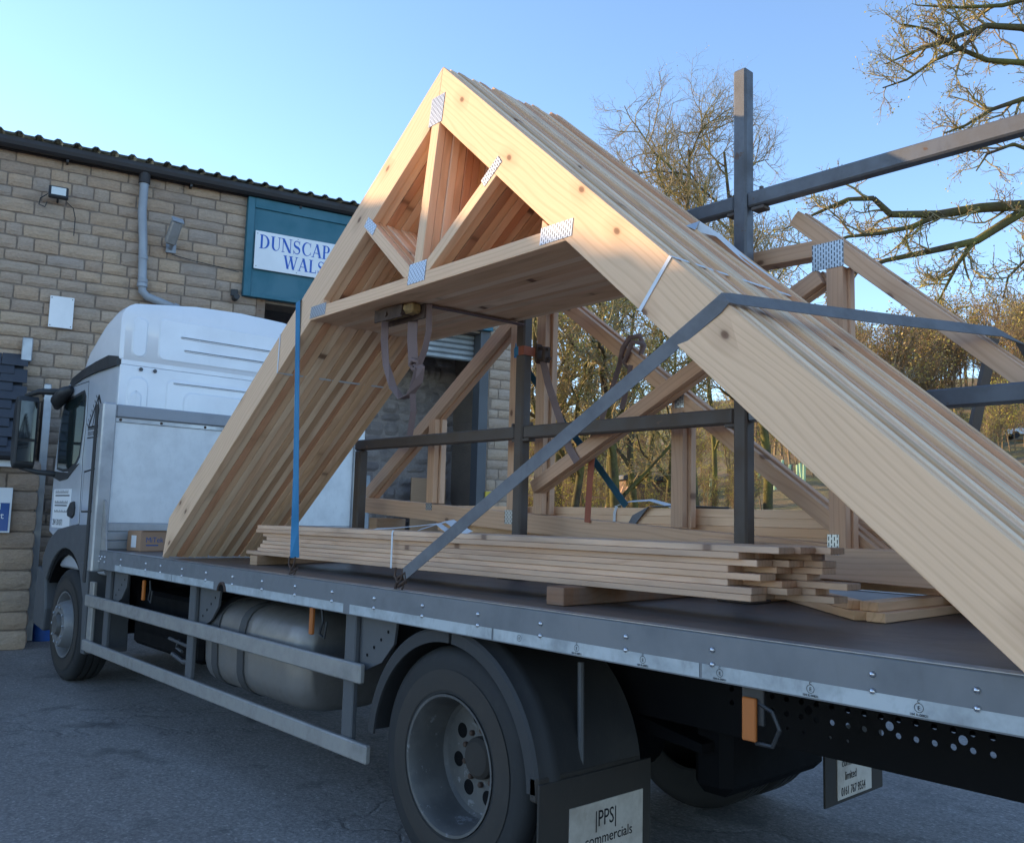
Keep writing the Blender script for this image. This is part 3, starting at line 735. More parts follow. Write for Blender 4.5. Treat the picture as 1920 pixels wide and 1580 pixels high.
# chassis
fm = []
def perforated(x0, x1, z0, z1, y0, y1, holes):
    bm = bmesh.new()
    def loop(pts):
        vs = [bm.verts.new((p[0], y0, p[1])) for p in pts]
        return [bm.edges.new((vs[i], vs[(i+1) % len(vs)])) for i in range(len(vs))]
    E_ = loop([(x0, z0), (x1, z0), (x1, z1), (x0, z1)])
    for (hx, hz, hr) in holes: E_ += loop([(hx+hr*math.cos(2*math.pi*k/12), hz+hr*math.sin(2*math.pi*k/12)) for k in range(12)])
    bmesh.ops.triangle_fill(bm, edges=E_, use_beauty=True)
    # drop faces lying inside a hole
    for f in list(bm.faces):
        c = f.calc_center_median()
        if any((c.x-hx)**2+(c.z-hz)**2 < (hr*.9)**2 for hx, hz, hr in holes) and all(any(abs(((v.co.x-hx)**2+(v.co.z-hz)**2)**.5-hr) < 1e-4 for hx, hz, hr in holes) for v in f.verts): bm.faces.remove(f)
    geo = bmesh.ops.extrude_face_region(bm, geom=bm.faces[:])
    for v in [g_ for g_ in geo['geom'] if isinstance(g_, bmesh.types.BMVert)]: v.co.y = y1
    bmesh.ops.recalc_face_normals(bm, faces=bm.faces[:])
    me = bpy.data.meshes.new('rail'); bm.to_mesh(me); bm.free(); me.materials.append(MATS['chassis']); return me
holes = []
for k in range(17):
    x = 5.72+.064*k; holes += [(x, .925, .0115), (x, .868, .0115)]
for x in (5.816, 6.072, 6.392, 6.648): holes.append((x, .897, .017))
for x in (5.98, 6.05, 6.16, 6.23, 6.9): holes.append((x, .812 if x < 6.5 else .79, .007))
for s_ in (0, 1):
    y0 = .78 if s_ == 0 else 1.72-.0
    me = perforated(-1.9, XR-.2, .735, 1.02, y0, y0+.008, holes)
    o = bpy.data.objects.new('chassis_rail', me); COL.objects.link(o); o.parent = tk
    q = MB(); yy = (y0+.008, y0+.078) if s_ == 0 else (y0-.07, y0); q.box(-1.9, XR-.2, yy[0], yy[1], .735, .743); q.box(-1.9, XR-.2, yy[0], yy[1], 1.012, 1.02); q.build('rail_flange', 'chassis', o)
for x in [.25+.6*k for k in range(15)]:
    q = MB(); q.box(x, x+.06, .02, DW-.02, ZD-.15, ZD-.026); q.build('cross_bearer', 'chassis', tk)
for s_ in (0, 1):
    q = MB(); q.box(.05, XR-.1, .76+.92*s_, .84+.92*s_, 1.021, ZD-.151); q.build('subframe', 'chassis', tk)
for x in (0.3, 2.0, 3.6, 5.5, 7.6):
    q = MB(); q.box(x, x+.1, .79, 1.72, .80, .98); q.build('cross_member', 'chassis', tk)
# underbody mass: gearbox, shaft, air tanks
q = MB(); q.tube([(-1.2, 1.25, .75), (.4, 1.25, .78), (.9, 1.25, .75)], [.35, .33, .18], 16); q.build('gearbox', 'chassis', tk, smooth=True)
q = MB(); q.tube([(.8, 1.25, .72), (4.5, 1.25, .55)], .06, 10); q.build('propshaft', 'chassis', tk, smooth=True)
q = MB(); q.tube([(.35, .42, .72), (.40, .42, .72), (1.45, .42, .72), (1.5, .42, .72)], [.08, .2, .2, .08], 18); q.build('air_tank', 'chassis', tk, auto=50)
q = MB(); q.cbox(.25, 1.6, .25, .7, .50, .95, .03); q.build('battery_box', 'chassis', tk)
q = MB(); q.tube([(1.25, .16, .66), (1.62, .16, .64)], .012, 6); q.tube([(1.4, .17, .66), (1.35, .18, .60), (1.45, .18, .585)], .012, 6); q.tube([(1.35, .15, .56), (1.55, .15, .53), (1.7, .16, .54)], .016, 6); q.build('air_line', 'grey_plastic', tk)
q = MB(); q.cbox(5.42, 5.62, .90, 1.75, .42, .80, .05); q.build('rear_box', 'chassis', tk)
q = MB(); q.cbox(7.0, 7.2, .8, 1.7, .4, .55, .02); q.build('rear_beam', 'chassis', tk)
# axles
q = MB(); q.tube([(4.72, .3, .51), (4.72, 2.2, .51)], .11, 12); q.lathe([(-.18, .05), (-.12, .2), (.12, .2), (.18, .05)], (4.72, 1.25, .51), 20, 'y'); q.build('rear_axle', 'chassis', tk, auto=40)
q = MB(); q.tube([(-1.14, .3, .46), (-1.14, 2.2, .46)], .07, 10); q.build('front_axle', 'chassis', tk)
for s_ in (0, 1):
    q = MB(); y = .86 if s_ == 0 else 1.60
    q.prism([(3.9, .62), (4.72, .70), (5.55, .62), (5.55, .66), (4.72, .80), (3.9, .66)], 'y', y-.05, y+.05); q.build('leaf_spring', 'chassis', tk)
# wheels
def tyre(name, x, y_out, width, r, parent, sgn):
    w2 = width
    prof = [(.012, .292), (0.0, .305), (-.002*1, .33), (.004, .40), (.0, .44), (.008, .475), (.028, .500), (.05, .508)]
    prof = [(a, q_*r/.51) for a, q_ in prof]; mir = [(w2-a, q_) for a, q_ in prof[::-1]]
    P = prof+[(.058, r*.998), (.075, r*.998), (.078, r-.012), (.09, r-.012), (.093, r)]+[(w2/2-.008, r), (w2/2-.005, r-.012), (w2/2+.005, r-.012), (w2/2+.008, r)]+[(w2-.093, r), (w2-.09, r-.012), (w2-.078, r-.012), (w2-.075, r*.998)]+mir
    P = [(sgn*a, q_) for a, q_ in P]
    return MB().lathe(P, (x, y_out, r), 72, 'y').build(name, 'tyre', parent, auto=35)
def wheel(x, y_out, sgn, r, kind):
    e = bpy.data.objects.new('wheel', None); COL.objects.link(e); e.parent = tk; e.empty_display_size = .1
    tyre('tyre', x, y_out, .29, r, e, sgn)
    MB().lathe([(sgn*a, q_) for a, q_ in ((-.0035, .320), (-.0055, .33), (-.0030, .395), (-.0015, .412))], (x, y_out, r), 72, 'y').build('sidewall_band', 'mud_rubber', e, smooth=True)
    if kind == 'rear':
        P = [(.004, .300), (-.006, .304), (-.004, .292), (.014, .283), (.06, .276), (.12, .270), (.180, .262), (.198, .248), (.205, .225), (.205, .0)]
        mats = 'rim_worn'
    else:
        P = [(.004, .300), (-.006, .304), (-.004, .290), (.018, .278), (.05, .268), (.09, .255), (.05, .225), (-.035, .205), (-.055, .19), (-.055, .115), (-.03, .10), (-.03, .0)]
        mats = 'rim_steel'
    rim = MB().lathe([(sgn*a, q_) for a, q_ in P], (x, y_out, r), 64, 'y').build('rim', mats, e, auto=30)
    if kind == 'rear':
        for k in range(8):
            an = 2*math.pi*(k+.3)/8; hx, hz = x+.178*math.cos(an), r+.178*math.sin(an)
            MB().lathe([(sgn*.2025, .0005), (sgn*.2025, .032), (sgn*.205, .035)], (hx, y_out, hz), 20, 'y').build('hand_hole', 'chassis', e)
        MB().lathe([(sgn*.205, .095), (sgn*.175, .092), (sgn*.160, .075), (sgn*.155, .05), (sgn*.155, .0)], (x, y_out, r), 32, 'y').build('hub', 'mud_rubber', e, auto=30)
        for k in range(10):
            an = 2*math.pi*(k+.5)/10; MB().lathe([(sgn*.205, .013), (sgn*.188, .013), (sgn*.184, .008), (sgn*.184, 0)], (x+.120*math.cos(an), y_out, r+.120*math.sin(an)), 6, 'y').build('wheel_nut', 'rust', e)
    else:
        for k in range(10):
            an = 2*math.pi*k/10; MB().lathe([(sgn*.055*-1, .013), (sgn*-.066, .013), (sgn*-.069, .008), (sgn*-.069, 0)], (x+.165*math.cos(an), y_out, r+.165*math.sin(an)), 6, 'y').build('wheel_nut', 'zinc', e)
            an += .3; MB().lathe([(sgn*.078, .0005), (sgn*.078, .022)], (x+.243*math.cos(an), y_out, r+.243*math.sin(an)), 12, 'y').build('hand_hole', 'chassis', e)
        MB().lathe([(sgn*-.03, .10), (sgn*-.06, .095), (sgn*-.085, .08), (sgn*-.085, .0)], (x, y_out, r), 24, 'y').build('hub', 'rim_worn', e, auto=30)
wheel(4.72, .065, 1, .515, 'rear'); wheel(4.72, 2.435, -1, .515, 'rear')
for y in (.40, 2.10): 
    e = bpy.data.objects.new('wheel', None); COL.objects.link(e); e.parent = tk; tyre('tyre', 4.72, y, .29, .515, e, 1 if y < 1 else -1)
wheel(-1.14, .11, 1, .515, 'front'); wheel(-1.14, 2.39, -1, .515, 'front')
# rear mudguards
for s_ in (0, 1):
    Yf = (lambda y: y) if s_ == 0 else (lambda y: DW-y)
    def shell(a0, a1, r0, name, y0, y1):
        prof = [(y0, r0-.05), (y0, r0), (y0+.012, r0+.014), (y0+.06, r0+.012), (y0+.075, r0+.022), (y0+.12, r0+.022), (y0+.135, r0+.012), (y1, r0+.014), (y1, r0+.004), (y0+.015, r0+.004), (y0+.012, r0-.05)]
        n = 28; vv = []; ff = []; m_ = len(prof)
        for i in range(n+1):
            an = R(a0+(a1-a0)*i/n)
            for (y, r_) in prof: vv.append((4.72+r_*math.cos(an), Yf(y), .50+r_*math.sin(an)))
        for i in range(n):
            for k in range(m_): ff.append((i*m_+k, i*m_+(k+1) % m_, (i+1)*m_+(k+1) % m_, (i+1)*m_+k))
        ff += [tuple(range(m_)), tuple(n*m_+k for k in range(m_))[::-1]]
        return MB().add(vv, ff).build(name, 'guard_black' if s_ == 0 else 'chassis', tk, auto=40)
    shell(175, 88, .600, 'mudguard', .03, .66); shell(86, 3, .600, 'mudguard', .03, .66)
    yy = sorted((Yf(.03), Yf(.72 if s_ == 0 else .66))); xf_ = 5.33 if s_ == 0 else 5.55; zo = 0 if s_ == 0 else .095
    fl_ = MB()
    fl_.cbox(xf_, xf_+.012, yy[0], yy[1], .10+zo, .575, .003)
    mf = fl_.build('mudflap', 'mud_rubber', tk)
    q = MB(); q.box(xf_+.013, xf_+.0165, yy[0]+.17 if s_ == 0 else yy[0]+.12, yy[1]+(-.06 if s_ == 0 else -.14), .12+zo, .455+zo*.3); q.build('flap_plate', 'mud_plate', mf)
    y0 = yy[0]+.20 if s_ == 0 else yy[0]+.14
    MX = Matrix.Rotation(R(90), 4, 'Z') @ Matrix.Rotation(R(90), 4, 'X')
    for body, sz, yo, zz, sx_ in ((('|PPS|', .092, .12, .355, .75),) if s_ == 0 else ())+(('commercials', .062, .06, .285, .95), ('limited', .062, .14, .215, .9), ('0161 767 9554', .062, .04, .14, .85)):
        text_obj('flap_lettering', body, sz, 'ink', mf, Matrix.Translation((xf_+.018, y0+yo*(1 if s_ == 0 else .4), zz+zo*.95)) @ MX, .0004, 'LEFT', sx_*(1 if s_ == 0 else .82))
    if s_ == 0:
        q = MB(); q.tube([(5.30, .30, 1.02), (5.31, .30, .57)], .014, 8); q.build('flap_stay', 'grey_plastic', tk)
        q = MB(); q.cbox(5.28, 5.33, .03, .66, .50, .60, .01); q.build('flap_bar', 'mud_rubber', tk)
# fuel tank
ft = MB(); n = 28
def rr(sc):
    pts = []
    for k in range(n):
        an = 2*math.pi*k/n; c_, s__ = math.cos(an), math.sin(an)
        e_ = .55; pts.append((.47+.36*sc*abs(c_)**e_*(1 if c_ > 0 else -1), .735+.295*sc*abs(s__)**e_*(1 if s__ > 0 else -1)))
    return pts
vv = []; ff = []; st = [(1.93, .80), (1.945, .9), (1.98, .97), (2.03, 1), (2.09, 1.0), (2.62, 1), (2.635, 1.008), (2.66, 1.008), (2.675, 1), (3.10, 1), (3.22, .97), (3.28, .88), (3.30, .75)]
for x, sc in st: vv += [(x, p[0], p[1]) for p in rr(sc)]
for i in range(len(st)-1):
    for k in range(n): ff.append((i*n+k, i*n+(k+1) % n, (i+1)*n+(k+1) % n, (i+1)*n+k))
ff += [tuple(range(n))[::-1], tuple((len(st)-1)*n+k for k in range(n))]
tank = ft.add(vv, ff).build('fuel_tank', 'tank_alu', tk, auto=50)
for x in (2.12, 2.50):
    q = MB(); vv = []; ff = []
    for xx, sc in ((x, 1.002), (x, 1.03), (x+.085, 1.03), (x+.085, 1.002)): vv += [(xx, p[0], p[1]) for p in rr(sc)]
    for i in range(3):
        for k in range(n): ff.append((i*n+k, i*n+(k+1) % n, (i+1)*n+(k+1) % n, (i+1)*n+k))
    q.add(vv, ff).build('tank_strap', 'tank_strap', tank, auto=40)
# side guard
sgd = bpy.data.objects.new('side_guard', None); COL.objects.link(sgd); sgd.parent = tk
for (x1, z0, z1) in ((4.05, .765, .862), (4.13, .392, .482)):
    q = MB(); q.cbox(-.30, x1, .018, .052, z0, z1, .008); q.build('guard_rail', 'guard_alu', sgd)
q = MB(); q.cbox(-.31, -.20, .053, .085, .37, .97, .006); q.build('guard_leg', 'guard_alu', sgd)
for (x, z0) in ((.10, .45), (1.82, .45), (3.84, .39)):
    q = MB(); q.cbox(x, x+.10, .053, .085, z0, 1.10, .006)
    q.prism([(x+.02, 1.10), (x+.42, 1.10), (x+.40, .98), (x+.30, .88), (x+.10, .80), (x+.02, .80)], 'y', .0855, .10)
    q.build('guard_leg', 'grey_plastic', sgd)
    for k in range(4):
        q = MB(); q.lathe([(0, .0005), (-.001, .009)], (x+.17+.06*k, .0845, .90+.045*k), 8, 'y'); q.build('leg_hole', 'chassis', sgd)
# marker lamps
for x, z_ in ((.98, 1.0), (3.5, 1.03)):
    q = MB(); q.cbox(x, x+.035, .03, .05, z_-.08, z_+.07, .005); l_ = q.build('marker_lamp', 'orange_lens', tk)
    q = MB(); q.tube([(x+.08, .06, z_+.07), (x+.10, .06, z_), (x+.07, .06, z_-.07), (x+.12, .06, z_-.09), (x+.14, .06, z_)], .007, 5); q.build('cable', 'black_plastic', l_)
q = MB(); q.cbox(6.26, 6.31, .03, .045, .93, 1.065, .004); l_ = q.build('marker_lamp', 'orange_lens', tk)
q = MB(); q.tube([(6.31, .05, 1.05), (6.36, .05, 1.03), (6.385, .05, .98), (6.36, .05, .925), (6.30, .05, .925)], .0075, 6); q.build('cable', 'black_plastic', l_)
q = MB(); q.cbox(6.25, 6.33, .046, .06, .98, 1.105, .004); q.build('lamp_bracket', 'black_plastic', l_)

# headboard
hb = bpy.data.objects.new('headboard', None); COL.objects.link(hb); hb.parent = tk
for s_ in (0, 1):
    Yf = (lambda y: y) if s_ == 0 else (lambda y: DW-y)
    yy = sorted((Yf(-.06), Yf(.055))); q = MB(); q.cbox(-.055, .055, yy[0], yy[1], 1.075, 2.50, .012); q.build('corner_post', 'alu', hb)
    yy = sorted((Yf(-.075), Yf(-.061))); q = MB(); q.cbox(-.10, -.045, yy[0], yy[1], .98, 2.49, .004); q.build('edge_strip', 'black_plastic', hb)
    yy = sorted((Yf(.0), Yf(.012))); q = MB(); q.prism([(.056, 1.256), (.20, 1.256), (.10, 1.66), (.056, 1.68)], 'y', yy[0], yy[1]); q.build('gusset', 'guard_alu', hb)
q = MB(); q.cbox(-.03, .045, .056, DW-.056, 2.385, 2.495, .01); q.build('top_rail', 'rail_light', hb)
q = MB(); q.cbox(-.02, .022, .056, DW-.056, 2.345, 2.384, .003); q.build('capping', 'alu', hb)
q = MB(); q.cbox(-.01, .012, .056, DW-.056, 1.485, 2.344, .002); q.build('panel', 'panel_white', hb)
for k in range(3):
    q = MB(); q.cbox(-.012, .022, .056, DW-.056, 1.257+.076*k, 1.257+.076*k+.0745, .008); q.build('plank', 'alu', hb)
for y in (.10, .45, .85, 1.3, 1.8, 2.2):
    q = MB(); q.lathe([(0, .013), (.006, .010), (.008, .0)], (.023, y, 2.364), 8, 'x'); q.build('bolt', 'rust', hb)
# steel rack on the deck
rk = bpy.data.objects.new('load_rack', None); COL.objects.link(rk); rk.parent = tk
def post(x, z1, mat='rack_dark', s_=.075):
    q = MB(); q.cbox(x-s_/2, x+s_/2, 1.15-s_/2, 1.15+s_/2, ZD+.012, z1, .010); p = q.build('rack_post', mat, rk)
    q = MB(); q.cbox(x-.09, x+.09, 1.06, 1.24, ZD, ZD+.012, .003); q.build('foot_plate', 'rack_dark', p)
    return p
post(2.20, 2.09); post(3.98, 2.90)
p3 = post(5.54, 2.60); q = MB(); q.cbox(5.5025, 5.5775, 1.1125, 1.1875, 2.601, 3.862, .010); q.build('upper_post', 'rack_steel', p3)
post(7.10, 3.86, 'rack_steel'); post(8.6, 3.86, 'rack_steel')
for (a, b_) in ((2.15, 3.94), (4.02, 5.50)):
    q = MB(); q.cbox(a, b_, 1.118, 1.182, 2.092, 2.168, .008); q.build('rack_rail', 'rack_dark', rk)
for (a, b_) in ((5.58, 6.40), (6.405, 7.06), (7.14, 8.56)):
    q = MB(); q.cbox(a, b_, 1.118, 1.182, 2.098, 2.174, .008); q.build('rack_rail', 'rack_steel', rk)
for (a, b_) in ((4.05, 5.50), (5.58, 7.06), (7.14, 8.56)):
    q = MB(); q.cbox(a, b_, 1.118, 1.182, 3.142, 3.218, .008); q.build('rack_rail', 'rack_steel', rk)
for x, z_ in ((5.46, 3.12), (5.60, 3.12), (3.92, 2.075), (4.0, 2.075), (5.45, 2.075)):
    q = MB(); q.cbox(x, x+.07, 1.12, 1.18, z_, z_+.018, .003); q.build('rail_cleat', 'rack_dark', rk)
for x, z_ in ((5.64, 3.22), (5.46, 3.22), (3.90, 2.17), (4.06, 2.17)):
    q = MB(); q.lathe([(0, .012), (.018, .012), (.022, .006), (.022, 0)], (x, 1.15, z_), 6, 'z'); q.build('bolt', 'rack_dark', rk)
q = MB(); q.tube([(6.03, 2.1, ZD), (6.33, 2.1, 2.55)], .030, 4); q.build('rack_stay', 'rack_dark', rk)

# ---------------- cab
cb_ = bpy.data.objects.new('cab', None); COL.objects.link(cb_); cb_.parent = tk
CY0, CY1, XB = .13, 2.37, -.24
def loft(secs, name, mat, parent, closed=True, auto=35):
    n = len(secs[0]); vv = [p for s in secs for p in s]; ff = []
    for i in range(len(secs)-1):
        for k in range(n): ff.append((i*n+k, i*n+(k+1) % n, (i+1)*n+(k+1) % n, (i+1)*n+k))
    ff += [tuple(range(n))[::-1], tuple((len(secs)-1)*n+k for k in range(n))]
    return MB().add(vv, ff).build(name, mat, parent, auto=auto)
def rrect(x, y0, y1, z0, z1, rt_, rb_, crown=0):
    P = []
    def corner(cy, cz, r, a0):
        for k in range(6): an = R(a0+90*k/5); P.append((x, cy+r*math.cos(an), cz+r*math.sin(an)))
    corner(y1-rb_, z0+rb_, rb_, -90); corner(y1-rt_, z1-rt_, rt_, 0)
    if crown: P.extend([(x, y1-(y1-y0)*.3, z1+crown*.8), (x, (y0+y1)/2, z1+crown), (x, y0+(y1-y0)*.3, z1+crown*.8)])
    corner(y0+rt_, z1-rt_, rt_, 90); corner(y0+rb_, z0+rb_, rb_, 180); return P
# lower cab shell (door height): sections from back to front
lower = [rrect(XB, CY0+.012, CY1-.012, 1.02, 2.895, .05, .04), rrect(XB-.03, CY0, CY1, 1.02, 2.895, .05, .04), rrect(-1.05, CY0, CY1, 1.02, 2.895, .05, .04), rrect(-1.70, CY0+.0, CY1-.0, 1.02, 2.86, .06, .04),
         rrect(-1.95, CY0+.04, CY1-.04, 1.02, 2.80, .10, .05), rrect(-2.12, CY0+.16, CY1-.16, 1.02, 2.70, .14, .06), rrect(-2.17, CY0+.26, CY1-.26, 1.04, 2.6, .16, .06)]
loft(lower, 'body', 'cab_silver', cb_)
q = MB(); q.cbox(XB-.002, XB+.020, CY0+.012, CY1-.012, 1.10, 2.885, .012); back = q.build('back_panel', 'cab_paint', cb_)
roofs = [rrect(XB+.02, CY0+.03, CY1-.03, 2.93, 3.435, .12, .02, .08), rrect(XB-.0, CY0+.0, CY1-.0, 2.93, 3.46, .16, .02, .08), rrect(XB-.20, CY0-.0, CY1+.0, 2.935, 3.465, .18, .03, .075),
         rrect(-.75, CY0+.01, CY1-.01, 2.945, 3.40, .18, .03, .06), rrect(-1.25, CY0+.05, CY1-.05, 2.93, 3.21, .14, .03, .06), rrect(-1.65, CY0+.12, CY1-.12, 2.88, 3.01, .05, .02, .05), rrect(-1.84, CY0+.2, CY1-.2, 2.86, 2.91, .015, .01, .03)]
rfc = loft(roofs, 'roof', 'cab_paint', cb_, auto=45)
q = MB(); q.cbox(XB-.0, XB+.018, CY0+.02, CY1-.02, 2.887, 2.935, .008); q.build('seam', 'cab_paint', rfc)
# dark spoiler edge on the side of the roof
for s_ in (0, 1):
    Yf = (lambda y: y) if s_ == 0 else (lambda y: 2.5-y)
    vv = []; ff = []
    prof = [(-.24, 2.875, 2.955, .115), (-.45, 2.872, 2.985, .105), (-.8, 2.87, 2.965, .105), (-1.2, 2.845, 2.935, .115), (-1.6, 2.79, 2.885, .13), (-1.85, 2.72, 2.81, .17), (-2.0, 2.66, 2.73, .24)]
    for x, z0, z1, y in prof: vv += [(x, Yf(y), z0), (x, Yf(y), z1), (x, Yf(y+.06), z1), (x, Yf(y+.06), z0)]
    for i in range(len(prof)-1):
        for k in range(4): ff.append((i*4+k, i*4+(k+1) % 4, (i+1)*4+(k+1) % 4, (i+1)*4+k))
    ff += [(0, 1, 2, 3), tuple((len(prof)-1)*4+k for k in (3, 2, 1, 0))]
    MB().add(vv, ff).build('roof_edge_trim', 'black_plastic', rfc)
# pressed panels on the back wall: raised rounded plates
def rplate(x, y0, y1, z0, z1, r, h=.008):
    P = []
    for cy, cz, a0 in ((y1-r, z0+r, -90), (y1-r, z1-r, 0), (y0+r, z1-r, 90), (y0+r, z0+r, 180)):
        for k in range(6): an = R(a0+18*k); P.append((cy+r*math.cos(an), cz+r*math.sin(an)))
    c_ = ((y0+y1)/2, (z0+z1)/2); n = len(P); ins = min(.014, (z1-z0)*.22)
    vv = [(x, p[0], p[1]) for p in P]+[(x+h, p[0]+(-ins if p[0] > c_[0] else ins), p[1]+(-ins if p[1] > c_[1] else ins)) for p in P]
    ff = [(i, (i+1) % n, n+(i+1) % n, n+i) for i in range(n)]+[tuple(range(n, 2*n))]
    return MB().add(vv, ff)
xp = XB+.0205
for (y0, y1, z0, z1, r, par) in ((.225, .36, 2.965, 3.33, .05, rfc), (.46, 2.0, 2.965, 3.36, .05, rfc), (.21, .40, 2.30, 2.79, .08, back), (.56, 1.5, 2.30, 2.80, .06, back), (1.56, 2.25, 2.30, 2.80, .06, back)):
    rplate(xp, y0, y1, z0, z1, r).build('pressing', 'cab_paint', par, auto=22)
for (y0, y1, z0, z1, r, par) in ((.66, 1.95, 3.19, 3.22, .012, rfc), (.70, 1.95, 3.07, 3.10, .012, rfc), (.235, .345, 2.35, 2.66, .06, back), (.72, 1.42, 2.35, 2.70, .08, back), (.62, 1.5, 2.755, 2.78, .010, back)):
    rplate(xp+.0085, y0, y1, z0, z1, r, .010).build('pressing', 'cab_paint', par, auto=22)
for y in (.32, .445):
    q = MB(); q.lathe([(0, .018), (.004, .016), (.004, 0)], (xp+.012, y, 2.858), 12, 'x'); q.build('plug', 'grey_plastic', back)
# side: door, windows, handle, text
for s_ in (0, 1):
    Yf = (lambda y: y) if s_ == 0 else (lambda y: 2.5-y)
    def sidepoly(name, poly, mat, y0, y1, parent=cb_, bev=0):
        yy = sorted((Yf(y0), Yf(y1))); q = MB(); q.prism(poly, 'y', yy[0], yy[1]); return q.build(name, mat, parent, bevel=bev)
    door = sidepoly('door', [(-1.04, 2.80), (-1.02, 2.45), (-1.05, 2.1), (-1.00, 1.45), (-1.45, 1.40), (-1.72, 1.30), (-1.93, 1.36), (-1.93, 1.90), (-1.86, 2.40), (-1.75, 2.72), (-1.55, 2.79)], 'cab_silver', CY0-.004, CY0+.02, bev=.004)
    dp_ = [(-1.04, 2.80), (-1.02, 2.45), (-1.05, 2.1), (-1.00, 1.45), (-1.45, 1.40), (-1.72, 1.30), (-1.93, 1.36), (-1.93, 1.90), (-1.86, 2.40), (-1.75, 2.72), (-1.55, 2.79)]
    sidepoly('door_gap', [(-1.47+(x-(-1.47))*1.022, 2.05+(z_-2.05)*1.012) for x, z_ in dp_], 'ink', CY0-.0012, CY0+.012)
    sidepoly('locker_gap', [(-.965, 1.558), (-.965, 1.945), (-.435, 1.985), (-.425, 1.565)], 'ink', CY0-.0012, CY0+.008)
    sidepoly('side_window', [(-1.125, 2.73), (-1.06, 2.66), (-1.06, 2.40), (-1.12, 2.08), (-1.22, 2.0), (-1.42, 1.95), (-1.62, 1.95), (-1.84, 1.98), (-1.855, 2.30), (-1.80, 2.55), (-1.70, 2.68)], 'black_plastic', CY0-.0065, CY0, door, .002)
    sidepoly('window_pane', [(-1.145, 2.70), (-1.085, 2.63), (-1.085, 2.40), (-1.145, 2.10), (-1.24, 2.03), (-1.44, 1.98), (-1.62, 1.98), (-1.80, 2.0), (-1.815, 2.30), (-1.77, 2.53), (-1.68, 2.65)], 'glass', CY0-.0085, CY0-.003, door, .0)
    sidepoly('window_seal', [(-1.12, 2.02), (-1.45, 1.94), (-1.90, 1.96), (-1.92, 1.90), (-1.70, 1.86), (-1.45, 1.88)], 'black_plastic', CY0-.012, CY0, door)
    sidepoly('door_handle', [(-1.16, 1.66), (-1.13, 1.60), (-1.14, 1.53), (-1.20, 1.50), (-1.33, 1.52), (-1.34, 1.58), (-1.26, 1.65)], 'black_plastic', CY0-.020, CY0, door, .004)
    sidepoly('locker_door', [(-.95, 1.57), (-.95, 1.93), (-.45, 1.97), (-.44, 1.58)], 'cab_silver', CY0-.006, CY0+.01, bev=.008)
    sidepoly('locker_latch', [(-.70, 1.68), (-.58, 1.69), (-.58, 1.72), (-.70, 1.71)], 'guard_alu', CY0-.014, CY0)
    # wheel arch and step
    ar = [( -.36, 1.16), (-.36, 1.46), (-1.0, 1.44), (-1.45, 1.39), (-1.72, 1.28), (-1.86, 1.12), (-1.88, .98)]
    inn = [(-1.14+.66*math.cos(R(a)), .56+.66*math.sin(R(a))) for a in range(150, 29, -10)]
    sidepoly('wheel_arch', ar+[(-1.84, .98)]+inn+[(-.5, 1.08)], 'grey_plastic', CY0-.06, CY0+.25, bev=.01)
    sidepoly('arch_liner', [(-1.14+.68*math.cos(R(a)), .56+.68*math.sin(R(a))) for a in range(150, 29, -10)]+[(-1.14+.60*math.cos(R(a)), .56+.60*math.sin(R(a))) for a in range(30, 151, 10)], 'chassis', CY0-.035, CY0+.3)
    sidepoly('step_panel', [(-1.86, .95), (-2.15, 1.0), (-2.17, .42), (-1.80, .38), (-1.76, .6)], 'grey_plastic', CY0-.03, CY0+.5, bev=.02)
    sidepoly('rear_mudguard', [(-.40, 1.12), (-.62, 1.12), (-.66, 1.05), (-.50, .80), (-.46, .34), (-.36, .34)], 'grey_plastic', CY0-.07, CY0+.3, bev=.01)
    q = MB()
    for zz in (1.32, 1.50, 1.68): 
        yy = sorted((Yf(.22), Yf(.30))); q.cbox(-2.05, -1.95, yy[0], yy[1], zz, zz+.05, .01)
    q.build('grille_vane', 'cab_silver', cb_)
    # mirror
    mr = bpy.data.objects.new('mirror', None); COL.objects.link(mr); mr.parent = cb_
    yy = sorted((Yf(-.24), Yf(-.04)))
    q = MB(); q.prism([(-2.11, 2.70), (-2.03, 2.72), (-1.99, 2.66), (-2.0, 2.02), (-2.06, 1.97), (-2.12, 2.02), (-2.16, 2.2), (-2.16, 2.55)], 'y', yy[0], yy[1]); q.build('mirror_housing', 'black_plastic', mr, bevel=.02)
    q = MB(); q.box(-1.992, -1.985, yy[0]+.025, yy[1]-.025, 2.28, 2.66); q.build('mirror_glass', 'mirror_glass', mr)
    q = MB(); q.box(-1.995, -1.988, yy[0]+.025, yy[1]-.025, 2.05, 2.25); q.build('mirror_glass', 'mirror_glass', mr)
    q = MB(); q.tube([(-2.08, Yf(-.16), 2.72), (-2.0, Yf(-.05), 2.77), (-1.80, Yf(.16), 2.77)], [.022, .03, .035], 8); q.tube([(-2.08, Yf(-.16), 1.99), (-2.0, Yf(-.02), 1.95), (-1.85, Yf(.16), 1.93)], [.02, .025, .03], 8); q.build('mirror_arm', 'black_plastic', mr, smooth=True)
    q = MB(); q.tube([(-1.45, Yf(.09), 2.77), (-1.55, Yf(.06), 2.73), (-1.72, Yf(.05), 2.66), (-1.80, Yf(.07), 2.60)], [.03, .065, .07, .03], 10); q.build('ramp_mirror', 'black_plastic', mr, smooth=True)
